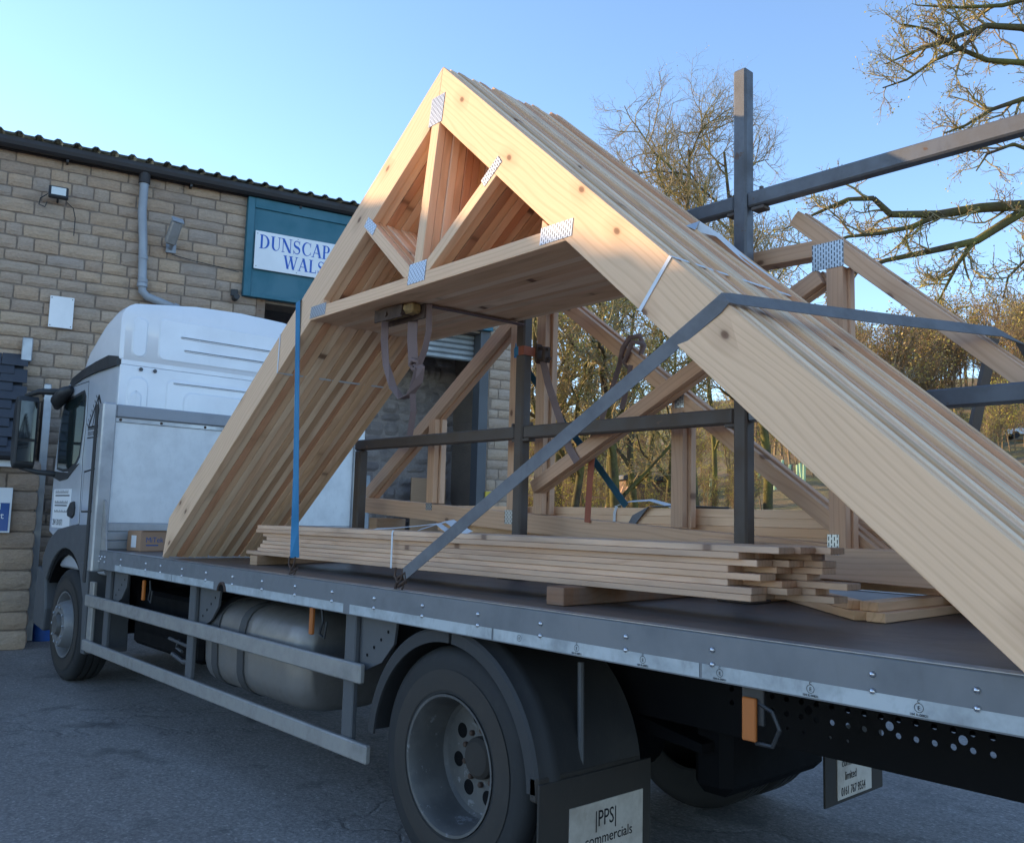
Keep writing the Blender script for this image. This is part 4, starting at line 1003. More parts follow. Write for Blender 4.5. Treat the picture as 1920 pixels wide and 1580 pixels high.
    if s_ == 0:
        q = MB(); q.box(-1.86, -1.28, CY0-.0062, CY0-.0045, 1.40, 1.78); q.build('decal', 'white_plate', door)
        for x0, x1, zz in ((-1.80, -1.34, 1.71), (-1.80, -1.40, 1.612)):
            q = MB(); q.box(x0, x1, CY0-.0072, CY0-.0064, zz, zz+.012); q.build('decal_rule', 'ink', door)
        text_obj('decal_text', '204 301071', .085, 'ink', door, Matrix.Translation((-1.83, CY0-.0072, 1.425)) @ MT, .0004, 'LEFT', .82)
        for k in range(13):
            xx = -1.80+.033*k
            q = MB(); hh = (.05, .035, .05, .045, .03)[k % 5]; q.box(xx, xx+.012, CY0-.0072, CY0-.0064, 1.735, 1.735+hh*.7); q.build('decal_mark', 'ink', door)
            q = MB(); q.box(xx, xx+.014, CY0-.0072, CY0-.0064, 1.635, 1.635+hh*.6); q.build('decal_mark', 'ink', door)
            q = MB(); q.box(xx, xx+.014, CY0-.0072, CY0-.0064, 1.55, 1.55+hh*.45); q.build('decal_mark', 'ink', door)
        # truss emblem behind the window
        def strip(x0, z0, x1, z1, w_):
            d = Vector((x1-x0, z1-z0)).normalized(); n_ = Vector((-d.y, d.x))*w_/2
            q = MB(); q.prism([(x0-n_.x, z0-n_.y), (x1-n_.x, z1-n_.y), (x1+n_.x, z1+n_.y), (x0+n_.x, z0+n_.y)], 'y', CY0-.0022, CY0-.0008); q.build('emblem', 'ink', cb_)
        strip(-.94, 2.36, -.70, 2.64, .025); strip(-.46, 2.36, -.70, 2.64, .025); strip(-.95, 2.355, -.45, 2.355, .02)
        strip(-.82, 2.36, -.76, 2.56, .016); strip(-.70, 2.36, -.70, 2.62, .016); strip(-.62, 2.36, -.70, 2.6, .014)
        for k in range(7): strip(-.97+.036*k, 2.37+.042*k, -.99+.036*k, 2.395+.042*k, .012)
        strip(-.95, 2.255, -.45, 2.255, .012); strip(-.95, 2.335, -.45, 2.335, .01)
        for k in range(12): strip(-.93+.037*k, 2.275, -.93+.037*k, 2.315, .011)
# windscreen and front
q = MB(); q.prism([(-1.985, 2.66), (-2.10, 2.55), (-2.185, 1.95), (-2.16, 1.92), (-2.05, 2.5)], 'y', .32, 2.18); q.build('windscreen', 'glass', cb_)
q = MB(); q.cbox(-2.26, -2.10, .22, 2.28, .40, 1.05, .04); q.build('bumper', 'grey_plastic', cb_)
q = MB(); q.cbox(-2.19, -2.14, .45, 2.05, 1.10, 1.80, .02); q.build('grille', 'black_plastic', cb_)
q = MB(); q.cbox(-2.25, -.6, .6, 1.9, .55, 1.02, .03); q.build('engine_block', 'chassis', cb_)

# ================================================================== load: bundle of attic trusses
TY, LEAN = -.02636, .1032
TEX = Vector((math.cos(TY), math.sin(TY), 0)); TN0 = Vector((-math.sin(TY), math.cos(TY), 0))
TES = math.cos(LEAN)*Vector((0, 0, 1))+math.sin(LEAN)*TN0; TNY = TES.cross(TEX)   # thickness direction (away from camera)
TO = Vector((0, .0723, ZD+.005))
AX = 4.246
def mir(P): return [(2*AX-p[0], p[1]) for p in P[::-1]]
def inner(x): return .8493*(x-1.326)
LR = [(1.326, 0), (1.326, .289), (AX, 2.786), (AX, 2.480)]
CO = [(3.128, 1.53), (3.2165, 1.605), (2*AX-3.2165, 1.605), (2*AX-3.128, 1.53)]
KP = [(4.2095, 1.6055), (4.2095, 2.4485), (AX, 2.4795), (4.2825, 2.4485), (4.2825, 1.6055)]
RS = [(4.283, 1.6055), (4.283, 1.632), (4.779, 2.026), (4.832, 1.982), (4.36, 1.6055)]
TT = .0465
members = [('rafter', LR, math.atan(.852)), ('rafter', mir(LR), -math.atan(.852)), ('collar_tie', CO, 0), ('king_post', KP, math.pi/2), ('web', RS, math.atan(.8)), ('web', mir(RS), -math.atan(.8))]
MEM = []
for nm, poly, an in members:
    cx = sum(p[0] for p in poly)/len(poly); cz = sum(p[1] for p in poly)/len(poly)
    ca, sa = math.cos(-an), math.sin(-an)
    lp = [((p[0]-cx)*ca-(p[1]-cz)*sa, (p[0]-cx)*sa+(p[1]-cz)*ca) for p in poly]
    q = MB(); q.prism(lp, 'y', 0, TT)
    bm = bmesh.new(); me = bpy.data.meshes.new(nm); me.from_pydata(q.v, [], q.f); bm.from_mesh(me)
    bmesh.ops.recalc_face_normals(bm, faces=bm.faces[:]); bmesh.ops.bevel(bm, geom=bm.edges[:], offset=.0022, segments=1, affect='EDGES'); bm.to_mesh(me); bm.free()
    me.materials.append(MATS['spruce']); MEM.append((nm, me, Matrix.Translation((cx, 0, cz)) @ Matrix.Rotation(-an, 4, 'Y')))
rt_ = random.Random(11)
ordn = ['frontmost', 'second', 'third', 'fourth', 'fifth', 'sixth', 'seventh', 'eighth', 'ninth', 'tenth', 'eleventh', 'twelfth', 'thirteenth', 'fourteenth', 'fifteenth', 'sixteenth', 'seventeenth', 'rearmost']
TRUSS = []; last = {}
NT = 18
for i in range(NT):
    lab = ('frontmost attic roof truss of the leaning bundle, nail plates showing' if i == 0 else ('rearmost attic roof truss of the bundle, against the steel rack' if i == NT-1 else ordn[i]+' attic roof truss from the front of the leaning bundle'))
    t_ = thing('roof_truss', lab, 'roof truss', group='attic trusses leaning in a bundle')
    dx = 0 if i == 0 else rt_.uniform(-.012, .012); dz = 0 if i == 0 else rt_.choice((.0, .001, .002, .003, .005))
    org = TO+TN0*(.0492*i)+TEX*dx+TES*dz
    t_.matrix_world = frame(TEX, TNY, TES, org)
    for nm, me, M_ in MEM:
        o = bpy.data.objects.new(nm, me); COL.objects.link(o); o.parent = t_; o.matrix_local = M_
        if i > 0:
            pick = [x for x in (('spruce_pale', 'spruce', 'spruce_tan') if nm == 'collar_tie' else ('spruce_pale', 'spruce_tan', 'spruce_pink', 'spruce_pale', 'spruce', 'spruce')) if x != last.get(M_[0][3])]; mt = rt_.choice(pick); last[M_[0][3]] = mt
            o.material_slots[0].link = 'OBJECT'; o.material_slots[0].material = MATS[mt]
    TRUSS.append(t_)
def TW(x, s_, n=0, out=0): return TO+TEX*x+TES*s_+TN0*n-TNY*out
def nplate(parent, cx, cz, w_, h_, an, y=-.0016, nm='nail_plate'):
    q = MB(); q.cbox(-w_/2, w_/2, -.0012, .0012, -h_/2, h_/2, .0005)
    q.build(nm, 'nail_plate', parent, Matrix.Translation((cx, y, cz)) @ Matrix.Rotation(-an, 4, 'Y'))
for cx, cz, w_, h_, an in ((4.242, 2.53, .118, .168, 0), (4.79, 2.014, .15, .052, R(40)), (3.706, 2.0, .135, .062, R(-36)), (4.253, 1.612, .155, .112, 0), (5.300, 1.583, .198, .080, 0), (3.213, 1.578, .185, .075, 0)):
    nplate(TRUSS[0], cx, cz, w_, h_, an)
for cx, cz, w_, h_ in ((3.18, 1.63, .05, .05),):
    q = MB(); q.prism([(3.222, 1.608), (3.262, 1.642), (3.262, 1.608)], 'y', .001, .045); q.build('block', 'spruce', TRUSS[0])
q = MB(); q.prism([(5.20, 1.608), (5.20, 1.662), (5.262, 1.608)], 'y', .001, .045); q.build('block', 'spruce', TRUSS[0])

# ---------------- trusses standing behind the rack
def mk_truss(name, lab, group, y0, dx=0, mat='spruce_aged', kind=2, plates=True):
    t_ = thing(name, lab, 'roof truss', (0, y0+.0225, 0), 0, group)
    def bd(nm, p0, p1, w_, off=0):
        a = Vector((p0[0]+dx, 0, p0[1])); b_ = Vector((p1[0]+dx, 0, p1[1])); d = (b_-a).normalized(); n_ = Vector((-d.z, 0, d.x))
        if n_.z < 0: n_ = -n_
        return board(nm, a-n_*(w_/2+off), b_-n_*(w_/2+off), .045, w_, mat, t_, (0, 1, 0))
    def pl(x, z_, w_, h_, an=0):
        q = MB(); q.cbox(-w_/2, w_/2, -.0012, .0012, -h_/2, h_/2, .0005); q.build('nail_plate', 'nail_plate', t_, Matrix.Translation((x+dx, -.0245, z_)) @ Matrix.Rotation(-an, 4, 'Y'))
    if kind == 2:
        bd('rafter', (1.93, 1.802), (3.832, 3.128), .088); bd('rafter', (3.836, 3.190), (6.10, 1.508), .078)
        bd('bottom_chord', (1.80, 1.752), (6.28, 1.512), .118)
        for x, zt, zb in ((2.79, 2.31, 1.705), (4.985, 2.26, 1.588), (3.66, 2.92, 1.655), (3.91, 2.95, 1.642)): board('web', (x+dx, 0, zb), (x+dx, 0, zt), .045, .078, mat, t_, (0, 1, 0))
        if plates: pl(1.88, 1.70, .12, .075); pl(2.79, 1.68, .07, .05); pl(5.0, 2.29, .06, .12); pl(3.66, 1.62, .10, .09)
    else:
        bd('rafter', (5.775, 3.112), (7.58, 1.482), .074); bd('web', (3.95, 1.838), (5.86, 2.808), .078)
        bd('tie', (4.95, 2.975), (5.93, 2.945), .078); board('post', (5.955+dx, 0, 1.512), (5.955+dx, 0, 2.80), .045, .080, mat, t_, (0, 1, 0))
        bd('bottom_chord', (5.20, 1.535), (7.75, 1.490), .142)
        if plates: pl(5.925, 2.86, .155, .125); pl(5.935, 1.535, .055, .09)
    return t_
mk_truss('gable_truss', 'part truss of reddish timber with large plate, beside the tall rack post', 'small trusses behind the rack', 1.25, 0, 'spruce_aged', 3)
mk_truss('gable_truss', 'second ply of the part truss behind the tall rack post', 'small trusses behind the rack', 1.298, .012, 'spruce_aged', 3, False)
mk_truss('fink_truss', 'low triangular truss with long bottom chord just behind the rack', 'small trusses behind the rack', 1.360, 0, 'spruce_aged', 2)
mk_truss('fink_truss', 'low triangular truss behind the first one, next to the rear timber stack', 'small trusses behind the rack', 1.408, .02, 'spruce_aged', 2, False)
# packing under them
for (x, z1, lab) in ((2.3, 1.588, 'packing block pile under the left end of the triangular trusses'), (5.55, 1.374, 'packing block under the right end of the triangular trusses'), (7.3, 1.344, 'packing block under the part trusses near the rear')):
    q = MB(); q.cbox(x-.05, x+.05, 1.21, 1.475, ZD, z1, .003); tag(q.build('packing_block', 'bearer_pale'), lab, 'packing block', 'packing blocks')

# ---------------- rear stack of long timbers
for x in (3.3, 5.0, 6.9):
    q = MB(); q.cbox(x-.045, x+.045, 1.50, 1.95, ZD, 1.33, .003)
    tag(q.build('bearer', 'bearer_pale'), {3.3: 'pale bearer under the left end of the rear timber stack', 5.0: 'pale bearer under the middle of the rear timber stack', 6.9: 'pale bearer under the right end of the rear timber stack'}[x], 'bearer', 'bearers')
rw = random.Random(5)
LAY = ('bottom', 'second lowest', 'third lowest', 'fourth lowest', 'fourth highest', 'third highest', 'second highest', 'top')
for r_ in range(8):
    for k in range(3):
        L_ = rw.choice((4.5, 4.6, 4.55)); x0 = 2.75+rw.uniform(-.05, .05)
        o = board('timber', (x0, 1.555+.135*k+rw.uniform(-.004, .004), 1.353+.0452*r_), (x0+L_, 1.555+.135*k+rw.uniform(-.004, .004), 1.353+.0452*r_), .0445, .13, 'spruce', None, (0, 0, 1))
        tag(o, 'long planed timber, %s layer of the rear stack, %s row' % (LAY[r_], ('nearest', 'middle', 'farthest')[k]), 'timber', 'timbers in the rear stack')

# ---------------- front stack of sawn boards on bearers
def zb(x): return 1.3185+.0045*(x-2.2)
q = MB(); q.cbox(-.035, .035, 0, .95, 0, .0632, .003); o = q.build('bearer', 'bearer_pale'); o.location = (2.30, .275, ZD); o.rotation_euler = (0, 0, R(16))
tag(o, 'pale bearer under the left end of the sawn board stack', 'bearer', 'bearers')
q = MB(); q.cbox(-.05, .05, 0, 1.05, 0, .0765, .004); o = q.build('bearer', 'bearer_red'); o.location = (5.24, .195, ZD); o.rotation_euler = (0, 0, R(2))
tag(o, 'red-brown bearer sticking out under the sawn board stack', 'bearer', 'bearers')
rows = 8; wcol = .108
for r_ in range(rows):
    for k in range(3):
        x0 = 2.22+rw.uniform(-.05, .06)+(.1 if r_ in (3, 4, 5) else 0)-(.14 if r_ == 0 and k == 0 else 0)
        x1 = (6.06, 6.10, 6.26)[k]+rw.uniform(-.09, .10)+(.10 if r_ == rows-1 else 0)
        y = .335+wcol*(k+.5)+rw.uniform(-.006, .006)+(-.02 if r_ in (7, 6) else 0)
        zz = .0126+.0252*r_
        o = board('sawn_board', (x0, y+.004, zb(x0)+zz), (x1, y-.004, zb(x1)+zz), .0240, wcol-.006, 'sawn_board', None, (0, 0, 1))
        tag(o, 'rough sawn board, %s layer of the front stack, %s row' % (LAY[r_], ('nearest', 'middle', 'farthest')[k]), 'board', 'sawn boards in the front stack')
# white plastic scrap and bands
def scrap(name, pts, wdir, wid, mat, lab, cat='band', group=None, th=.002):
    return tag(MB().ribbon(pts, wdir, wid, th).build(name, mat, auto=60), lab, cat, group)
z8 = zb(4.0)+.0252*8
q = MB()
q.ribbon([(3.62, .36, z8+.004), (3.75, .40, z8+.012), (3.92, .45, z8+.03), (4.02, .50, z8+.045), (4.12, .47, z8+.02), (4.2, .44, z8+.004)], (0.3, 1, .2), .035, .001)
q.ribbon([(3.85, .50, z8+.006), (3.98, .56, z8+.05), (4.1, .52, z8+.06), (4.25, .46, z8+.03), (4.36, .44, z8+.004)], (0.2, 1, .4), .05, .001)
tag(q.build('plastic_scrap', 'white_band', auto=60), 'crumpled white plastic strip lying on the sawn boards', 'plastic')
scrap('packing_band', [(3.86, .318, z8+.002), (3.86, .312, z8-.01), (3.86, .312, zb(3.86)-.001)], (1, 0, 0), .014, 'white_band', 'thin white band round the sawn board stack', 'band', 'packing bands', .0012)
q = MB()
q.ribbon([(4.42, 1.50, 1.698), (4.5, 1.55, 1.73), (4.62, 1.6, 1.74), (4.75, 1.58, 1.715), (4.84, 1.53, 1.698)], (0.2, 1, .3), .04, .001)
q.ribbon([(4.45, 1.49, 1.70), (4.44, 1.484, 1.66), (4.44, 1.482, 1.60)], (1, 0, 0), .02, .001)
tag(q.build('plastic_scrap', 'white_band', auto=60), 'white plastic band bunched on the rear timber stack', 'plastic')
scrap('strap', [(4.52, 1.479, 1.42), (4.54, 1.478, 1.54), (4.60, 1.477, 1.63), (4.70, 1.48, 1.700), (4.85, 1.60, 1.706), (4.95, 1.9, 1.703)], (1, 0, .2), .05, 'grey_web', 'grey webbing strap over the rear timber stack', 'strap', None, .003)

# ---------------- low frames at the right
for k in range(2):
    d = .04*k; zz = ZD+.0185+.0375*k
    o = board('batten', (6.305-d, .87+.03*k, zz), (6.29-d*.5, 2.02, zz), .036, .075, 'spruce', None, (0, 0, 1)); tag(o, ('lower' if k == 0 else 'upper')+' batten running across the deck beside the truss foot', 'batten', 'battens at the right')
    a = Vector((6.24-d, .885+.03*k, zz)); o = board('batten', a, a+Vector((-.80, .72, 0)), .036, .06, 'spruce', None, (0, 0, 1)); tag(o, ('lower' if k == 0 else 'upper')+' slanting batten meeting the cross batten at its near end', 'batten', 'battens at the right')

# ---------------- cardboard box
bx = thing('cardboard_box', 'brown cardboard box with blue print by the headboard', 'box', (.10, .20, ZD), R(9))
q = MB(); q.cbox(0, .22, 0, .42, 0, .165, .003); q.build('carton', 'card', bx)
q = MB(); q.prism([(0, .1655), (.22, .1655), (.235, .172), (.0, .170)], 'y', .01, .40); q.build('flap', 'card', bx)
q = MB(); q.box(.07, .15, -.0012, -.0003, .03, .13); q.build('address_label', 'white_plate', bx)
text_obj('print', 'MiTek', .062, 'box_ink', bx, Matrix.Translation((.2208, .045, .075)) @ Matrix.Rotation(R(90), 4, 'Z') @ Matrix.Rotation(R(90), 4, 'X'), .0003)
q = MB(); q.box(.2204, .2208, .05, .16, .045, .055); q.build('print_bar', 'box_ink', bx)

# ---------------- straps
def hook(name, loc, parent, sgn=1):
    x, y, z_ = loc
    q = MB()
    q.tube([(x-.03, y-.01, z_+.10), (x-.035, y-.012, z_+.06), (x-.005, y-.012, z_+.03), (x+.02, y-.01, z_+.05), (x+.03, y-.008, z_+.10)], .006, 6)
    q.tube([(x-.03, y, z_+.035), (x-.02, y, z_+.01), (x+.02, y, z_+.025), (x+.05*sgn, y-.005, z_+.035)], .008, 6)
    q.tube([(x-.025, y, z_+.02), (x-.03, y-.015, z_-.02)], .006, 6); q.tube([(x+.025, y, z_+.02), (x+.022, y-.015, z_-.02)], .006, 6)
    return q.build(name, 'rust', parent, auto=50)
st = thing('ratchet_strap', 'bright blue strap hanging from the left rafter to a hook', 'strap')
P0 = TW(2.95, .289+.8552*(2.95-1.326), 0, .006)
q = MB(); pa = Vector((3.27, .050, ZD+.10)); pb = P0+Vector((0, -.008, .0)); q.ribbon([pa, pa.lerp(pb, .10)+Vector((.006, -.004, 0)), pa.lerp(pb, .3)+Vector((.010, -.004, 0)), pa.lerp(pb, .65)+Vector((.007, -.003, 0)), pb, P0+Vector((-.012, .02, .012)), TW(2.93, .289+.8552*(2.93-1.326)+.006, .3), TW(2.93, .289+.8552*(2.93-1.326)+.006, .86)],
                   [(.6, .8, 0), (.9, .45, 0), (1, .15, 0), (1, 0, 0), (1, 0, 0), (1, 0, .5), (.76, 0, .65), (.76, 0, .65)], .052, .0025); q.build('webbing', 'blue_web', st)
hook('hook', (3.27, .045, ZD+.005), st)
st = thing('ratchet_strap', 'long grey strap stretched from deck edge over the right rafter', 'strap')
P1 = TW(6.20, 2.786-.8552*(6.20-AX), 0, .008)
a = Vector((4.375, .030, ZD+.075)); dv = (P1-a).normalized(); wd_ = Vector((dv.z, 0, -dv.x))
P2 = Vector((6.64, 1.262, 2.40))
q = MB(); q.ribbon([a, a.lerp(P1, .5), P1-dv*.03, P1+Vector((.005, .004, .012)), P1.lerp(P2, .03)+Vector((0, 0, .012)), P1.lerp(P2, .5)+Vector((0, 0, .004)), P2+Vector((0, 0, .004)), P2+Vector((.04, .12, -.03)), Vector((6.95, 2.25, ZD+.1))],
                   [tuple(wd_), tuple(wd_), tuple(wd_), (.75, -.1, -.65), (.6, -.1, -.8), (.5, -.1, -.85), (.6, -.1, -.8), (.75, -.2, -.6), (1, 0, -.3)], .058, .003); q.build('webbing', 'grey_web', st)
hook('hook', (4.34, .040, ZD+.005), st, 1)
q = MB(); q.tube([(4.31, .03, ZD+.005), (4.33, .03, ZD+.06), (4.39, .03, ZD+.085), (4.40, .03, ZD+.05), (4.34, .03, ZD+.02)], .007, 6); q.build('hook_claw', 'rust', st)
# white bands on the bundle
o_ = TW(2.741, .289+.8552*(2.741-1.326), 0, .003); i_ = TW(2.785, inner(2.785)-.002, 0, .003)
scrap('packing_band', [o_, i_, TW(2.785, inner(2.785)-.003, .06), TW(2.785, inner(2.785)-.003, .30), TW(2.785, inner(2.785)-.003, .86)], [tuple(TEX), tuple(TEX), (.76, 0, .65), (.76, 0, .65), (.76, 0, .65)], .014, 'white_band', 'white band round the left rafters of the truss bundle', 'band', 'packing bands', .0015)
ro = lambda x: 2.786-.8552*(x-AX)
ri_ = lambda x: inner(2*AX-x)
scrap('packing_band', [TW(5.815, ri_(5.815)-.002, 0, .003), TW(5.945, ro(5.945)+.001, 0, .003), TW(5.95, ro(5.95)+.004, .05), TW(5.95, ro(5.95)+.004, .86)], [tuple(TEX), tuple(TEX), (.76, 0, -.65), (.76, 0, -.65)], .018, 'white_band', 'white band round the right rafters of the truss bundle', 'band', 'packing bands', .0015)
q = MB(); q.ribbon([TW(5.52, ro(5.52)+.006, .62), TW(5.50, ro(5.5)+.02, .70), TW(5.56, ro(5.56)+.03, .78), TW(5.70, ro(5.70)+.008, .80), TW(5.86, ro(5.86)+.006, .82)], (.3, 1, 0), .05, .001)
tag(q.build('plastic_scrap', 'white_band', auto=60), 'torn white plastic strip on top of the right rafters', 'plastic')
# hanging lashing below the collar ties
hl = thing('lashing_strap', 'mauve lashing strap looped and hanging under the collar ties', 'strap')
dn = (.8, .55, 0)
q = MB(); q.ribbon([(3.66, .34, 2.772), (3.645, .35, 2.62), (3.67, .35, 2.48), (3.75, .35, 2.34), (3.85, .345, 2.26), (3.93, .34, 2.27), (4.0, .35, 2.35), (4.015, .35, 2.42), (3.965, .355, 2.45)], [dn, dn, (.9, .3, 0), (.6, .8, 0), (.2, 1, 0), (.2, 1, 0), (.6, .8, 0), dn, dn], .046, .003); q.build('webbing', 'mauve_web', hl)
q = MB(); q.ribbon([(3.925, .35, 2.772), (3.92, .35, 2.6), (3.94, .352, 2.44)], dn, .058, .003); q.build('webbing', 'mauve_web', hl)
q = MB(); q.ribbon([(4.055, .36, 2.772), (4.06, .36, 2.62), (4.03, .36, 2.52), (3.985, .356, 2.44), (3.94, .35, 2.32), (3.96, .35, 2.18), (3.93, .352, 2.05)], [(.7, .7, 0), (.6, .8, 0), (.5, .8, 0), (.5, .8, 0), (.3, .9, 0), (.4, .9, 0), (.4, .9, 0)], .034, .003); q.build('webbing', 'mauve_web', hl)
q = MB(); q.tube([(3.92, .345, 2.45), (3.95, .335, 2.47), (3.985, .35, 2.46), (3.97, .365, 2.43), (3.93, .36, 2.42), (3.92, .345, 2.45)], .014, 7, False); q.build('knot', 'mauve_web', hl, smooth=True)
q = MB(); q.cbox(3.70, 4.03, .26, .33, 2.715, 2.772, .012); q.build('ratchet_handle', 'worn_yellow', hl)
q = MB(); q.cbox(3.68, 3.95, .25, .262, 2.700, 2.772, .006); q.cbox(3.70, 4.05, .332, .345, 2.690, 2.772, .006); q.tube([(3.80, .24, 2.735), (3.80, .36, 2.735)], .016, 8); q.tube([(3.95, .24, 2.725), (3.95, .36, 2.725)], .014, 8); q.build('ratchet_frame', 'rust', hl)
q = MB(); q.ribbon([(4.02, .36, 2.769), (4.05, .60, 2.768), (4.08, 1.05, 2.766)], (1, 0, 0), .05, .003); q.build('webbing', 'mauve_web', hl)
# strap round the second rack post
ps = thing('ratchet_strap', 'blue and red ratchet strap wrapped round the short rack post', 'strap')
q = MB(); q.ribbon([(3.80, 1.24, 2.70), (3.86, 1.20, 2.64), (3.90, 1.14, 2.63), (3.945, 1.107, 2.63), (3.985, 1.105, 2.63)], (0, 0, 1), .055, .003); q.build('webbing', 'blue_web', ps)
q = MB(); q.ribbon([(3.98, 1.104, 2.63), (4.024, 1.106, 2.63), (4.024, 1.19, 2.63), (4.04, 1.22, 2.62)], (0, 0, 1), .055, .003); q.build('webbing', 'red_web', ps)
q = MB(); q.cbox(4.03, 4.045, 1.195, 1.245, 2.56, 2.68, .004); q.cbox(4.10, 4.115, 1.195, 1.245, 2.56, 2.65, .004); q.tube([(4.02, 1.22, 2.66), (4.13, 1.22, 2.64)], .012, 8); q.tube([(4.02, 1.22, 2.58), (4.14, 1.22, 2.58)], .010, 8); q.tube([(4.07, 1.22, 2.58), (4.08, 1.22, 2.66)], .008, 6); q.build('ratchet', 'rust', ps)
q = MB(); q.ribbon([(4.07, 1.225, 2.58), (4.12, 1.225, 2.43), (4.235, 1.23, 2.18), (4.30, 1.235, 2.03), (4.36, 1.24, 1.95)], (1, .2, .4), .048, .003); q.build('webbing', 'mauve_web', ps)
ts = thing('ratchet_strap', 'dark teal strap slanting down behind the rack', 'strap')
q = MB(); q.ribbon([(3.62, 1.50, 2.62), (4.0, 1.50, 2.21), (4.27, 1.50, 1.96), (4.515, 1.50, 1.70)], (.7, 0, .7), .045, .003); q.build('webbing', 'teal_web', ts)
rs_ = thing('ratchet_strap', 'red strap knotted round the right rafter of the triangular truss', 'strap')
q = MB()
q.tube([(4.60, 1.35, 2.60), (4.66, 1.345, 2.66), (4.70, 1.38, 2.67), (4.70, 1.42, 2.62), (4.66, 1.42, 2.53), (4.61, 1.39, 2.50), (4.585, 1.35, 2.55), (4.60, 1.35, 2.60)], .016, 7, False); q.tube([(4.62, 1.345, 2.52), (4.68, 1.343, 2.63), (4.73, 1.38, 2.62)], .014, 7); q.build('knot', 'mauve_web', rs_, smooth=True)
q = MB(); q.ribbon([(4.60, 1.345, 2.56), (4.56, 1.345, 2.45), (4.52, 1.345, 2.35), (4.46, 1.345, 2.22), (4.41, 1.345, 2.08)], [(.3, .9, 0), (.5, .9, 0), (.8, .6, 0), (.8, .5, 0), (1, .2, 0)], .030, .003); q.build('webbing', 'mauve_web', rs_)
q = MB(); q.ribbon([(4.41, 1.344, 2.08), (4.375, 1.347, 1.96), (4.36, 1.349, 1.80), (4.345, 1.352, 1.60)], (1, 0, 0), .046, .003); q.build('webbing', 'red_web', rs_)
q = MB(); q.ribbon([(4.665, 1.35, 2.50), (4.64, 1.35, 2.38), (4.60, 1.35, 2.25)], (.5, .8, 0), .03, .003); q.build('webbing', 'mauve_web', rs_)

# ================================================================== trees
class Grower:
    def __init__(s, seed): s.r = random.Random(seed); s.seg = []; s.leaf = []
    def rv(s, k=1): return Vector((s.r.gauss(0, k), s.r.gauss(0, k), s.r.gauss(0, k)))
    def branch(s, p, d, L, r, lvl, P):
        """gnarled limb with children; P: per-level parameters"""
        q = P[lvl]; n = q['n']; p = Vector(p); d = Vector(d).normalized(); pts = [p.copy()]
        for i in range(n):
            d = (d+s.rv(q['wig'])+Vector((0, 0, q['up']))).normalized(); p = p+d*(L/n); pts.append(p.copy())
        s.limb(pts, r, lvl, P)
    def limb(s, pts, r, lvl, P, rend=None, first=None):
        q = P[lvl]; n = len(pts)-1; re = r*q['tap'] if rend is None else rend
        for i in range(n):
            s.seg.append((lvl, pts[i], pts[i+1], r+(re-r)*i/n, r+(re-r)*(i+1)/n))
        if lvl+1 < len(P):
            k = P[lvl+1]; tot = sum((pts[i+1]-pts[i]).length for i in range(n)); cnt = q['kids']
            for c_ in range(cnt):
                f = (q['first'] if first is None else first); t_ = f+(1-f)*(c_+s.r.random()*.8)/cnt; a = min(n-1, int(t_*n)); fr_ = t_*n-a
                pp = pts[a].lerp(pts[a+1], min(1, fr_)); dd = (pts[a+1]-pts[a]).normalized()
                side = s.rv().cross(dd); side = side.normalized() if side.length > 1e-4 else dd.orthogonal()
                nd = dd*k['fwd']+side*k['out']+Vector((0, 0, k['lift']))
                L = k['len']*s.r.uniform(.6, 1.25)*(1.15-.5*t_)
                s.branch(pp, nd, L, min(k['rad']*s.r.uniform(.8, 1.2), (r+(re-r)*t_)*.8), lvl+1, P)
        else:
            if s.r.random() < q.get('leaf', 0):
                for i in range(q.get('nl', 2)): s.leaf.append((pts[-1 if i == 0 else s.r.randrange(1, n+1)], s.rv()))
def seg_mesh(name, segs, sides, mat, parent):
    nV = sum(2*(sides(s[0])) for s in segs); V = []; F = []
    for lvl, a, b_, r0, r1 in segs:
        k = sides(lvl); d = b_-a
        if d.length < 1e-6: continue
        d.normalize(); x = d.orthogonal().normalized(); y = d.cross(x); base = len(V)
        for (c_, r_) in ((a, r0), (b_, r1)):
            for j in range(k):
                an = 2*math.pi*j/k; V.append(c_+x*(r_*math.cos(an))+y*(r_*math.sin(an)))
        for j in range(k): F.append((base+j, base+(j+1) % k, base+k+(j+1) % k, base+k+j))
    return mesh_obj(name, V, F, mat, parent, None, True)
def leaf_geo(leaves, size, rnd):
    V = []; F = []
    for p, n in leaves:
        x = Vector(n).orthogonal().normalized(); y = Vector(n).normalized().cross(x); sz = size*rnd.uniform(.6, 1.4); b_ = len(V)
        V += [p-x*sz*.5, p+y*sz*.5, p+x*sz*.7, p-y*sz*.5]; F.append((b_, b_+1, b_+2, b_+3))
    return V, F
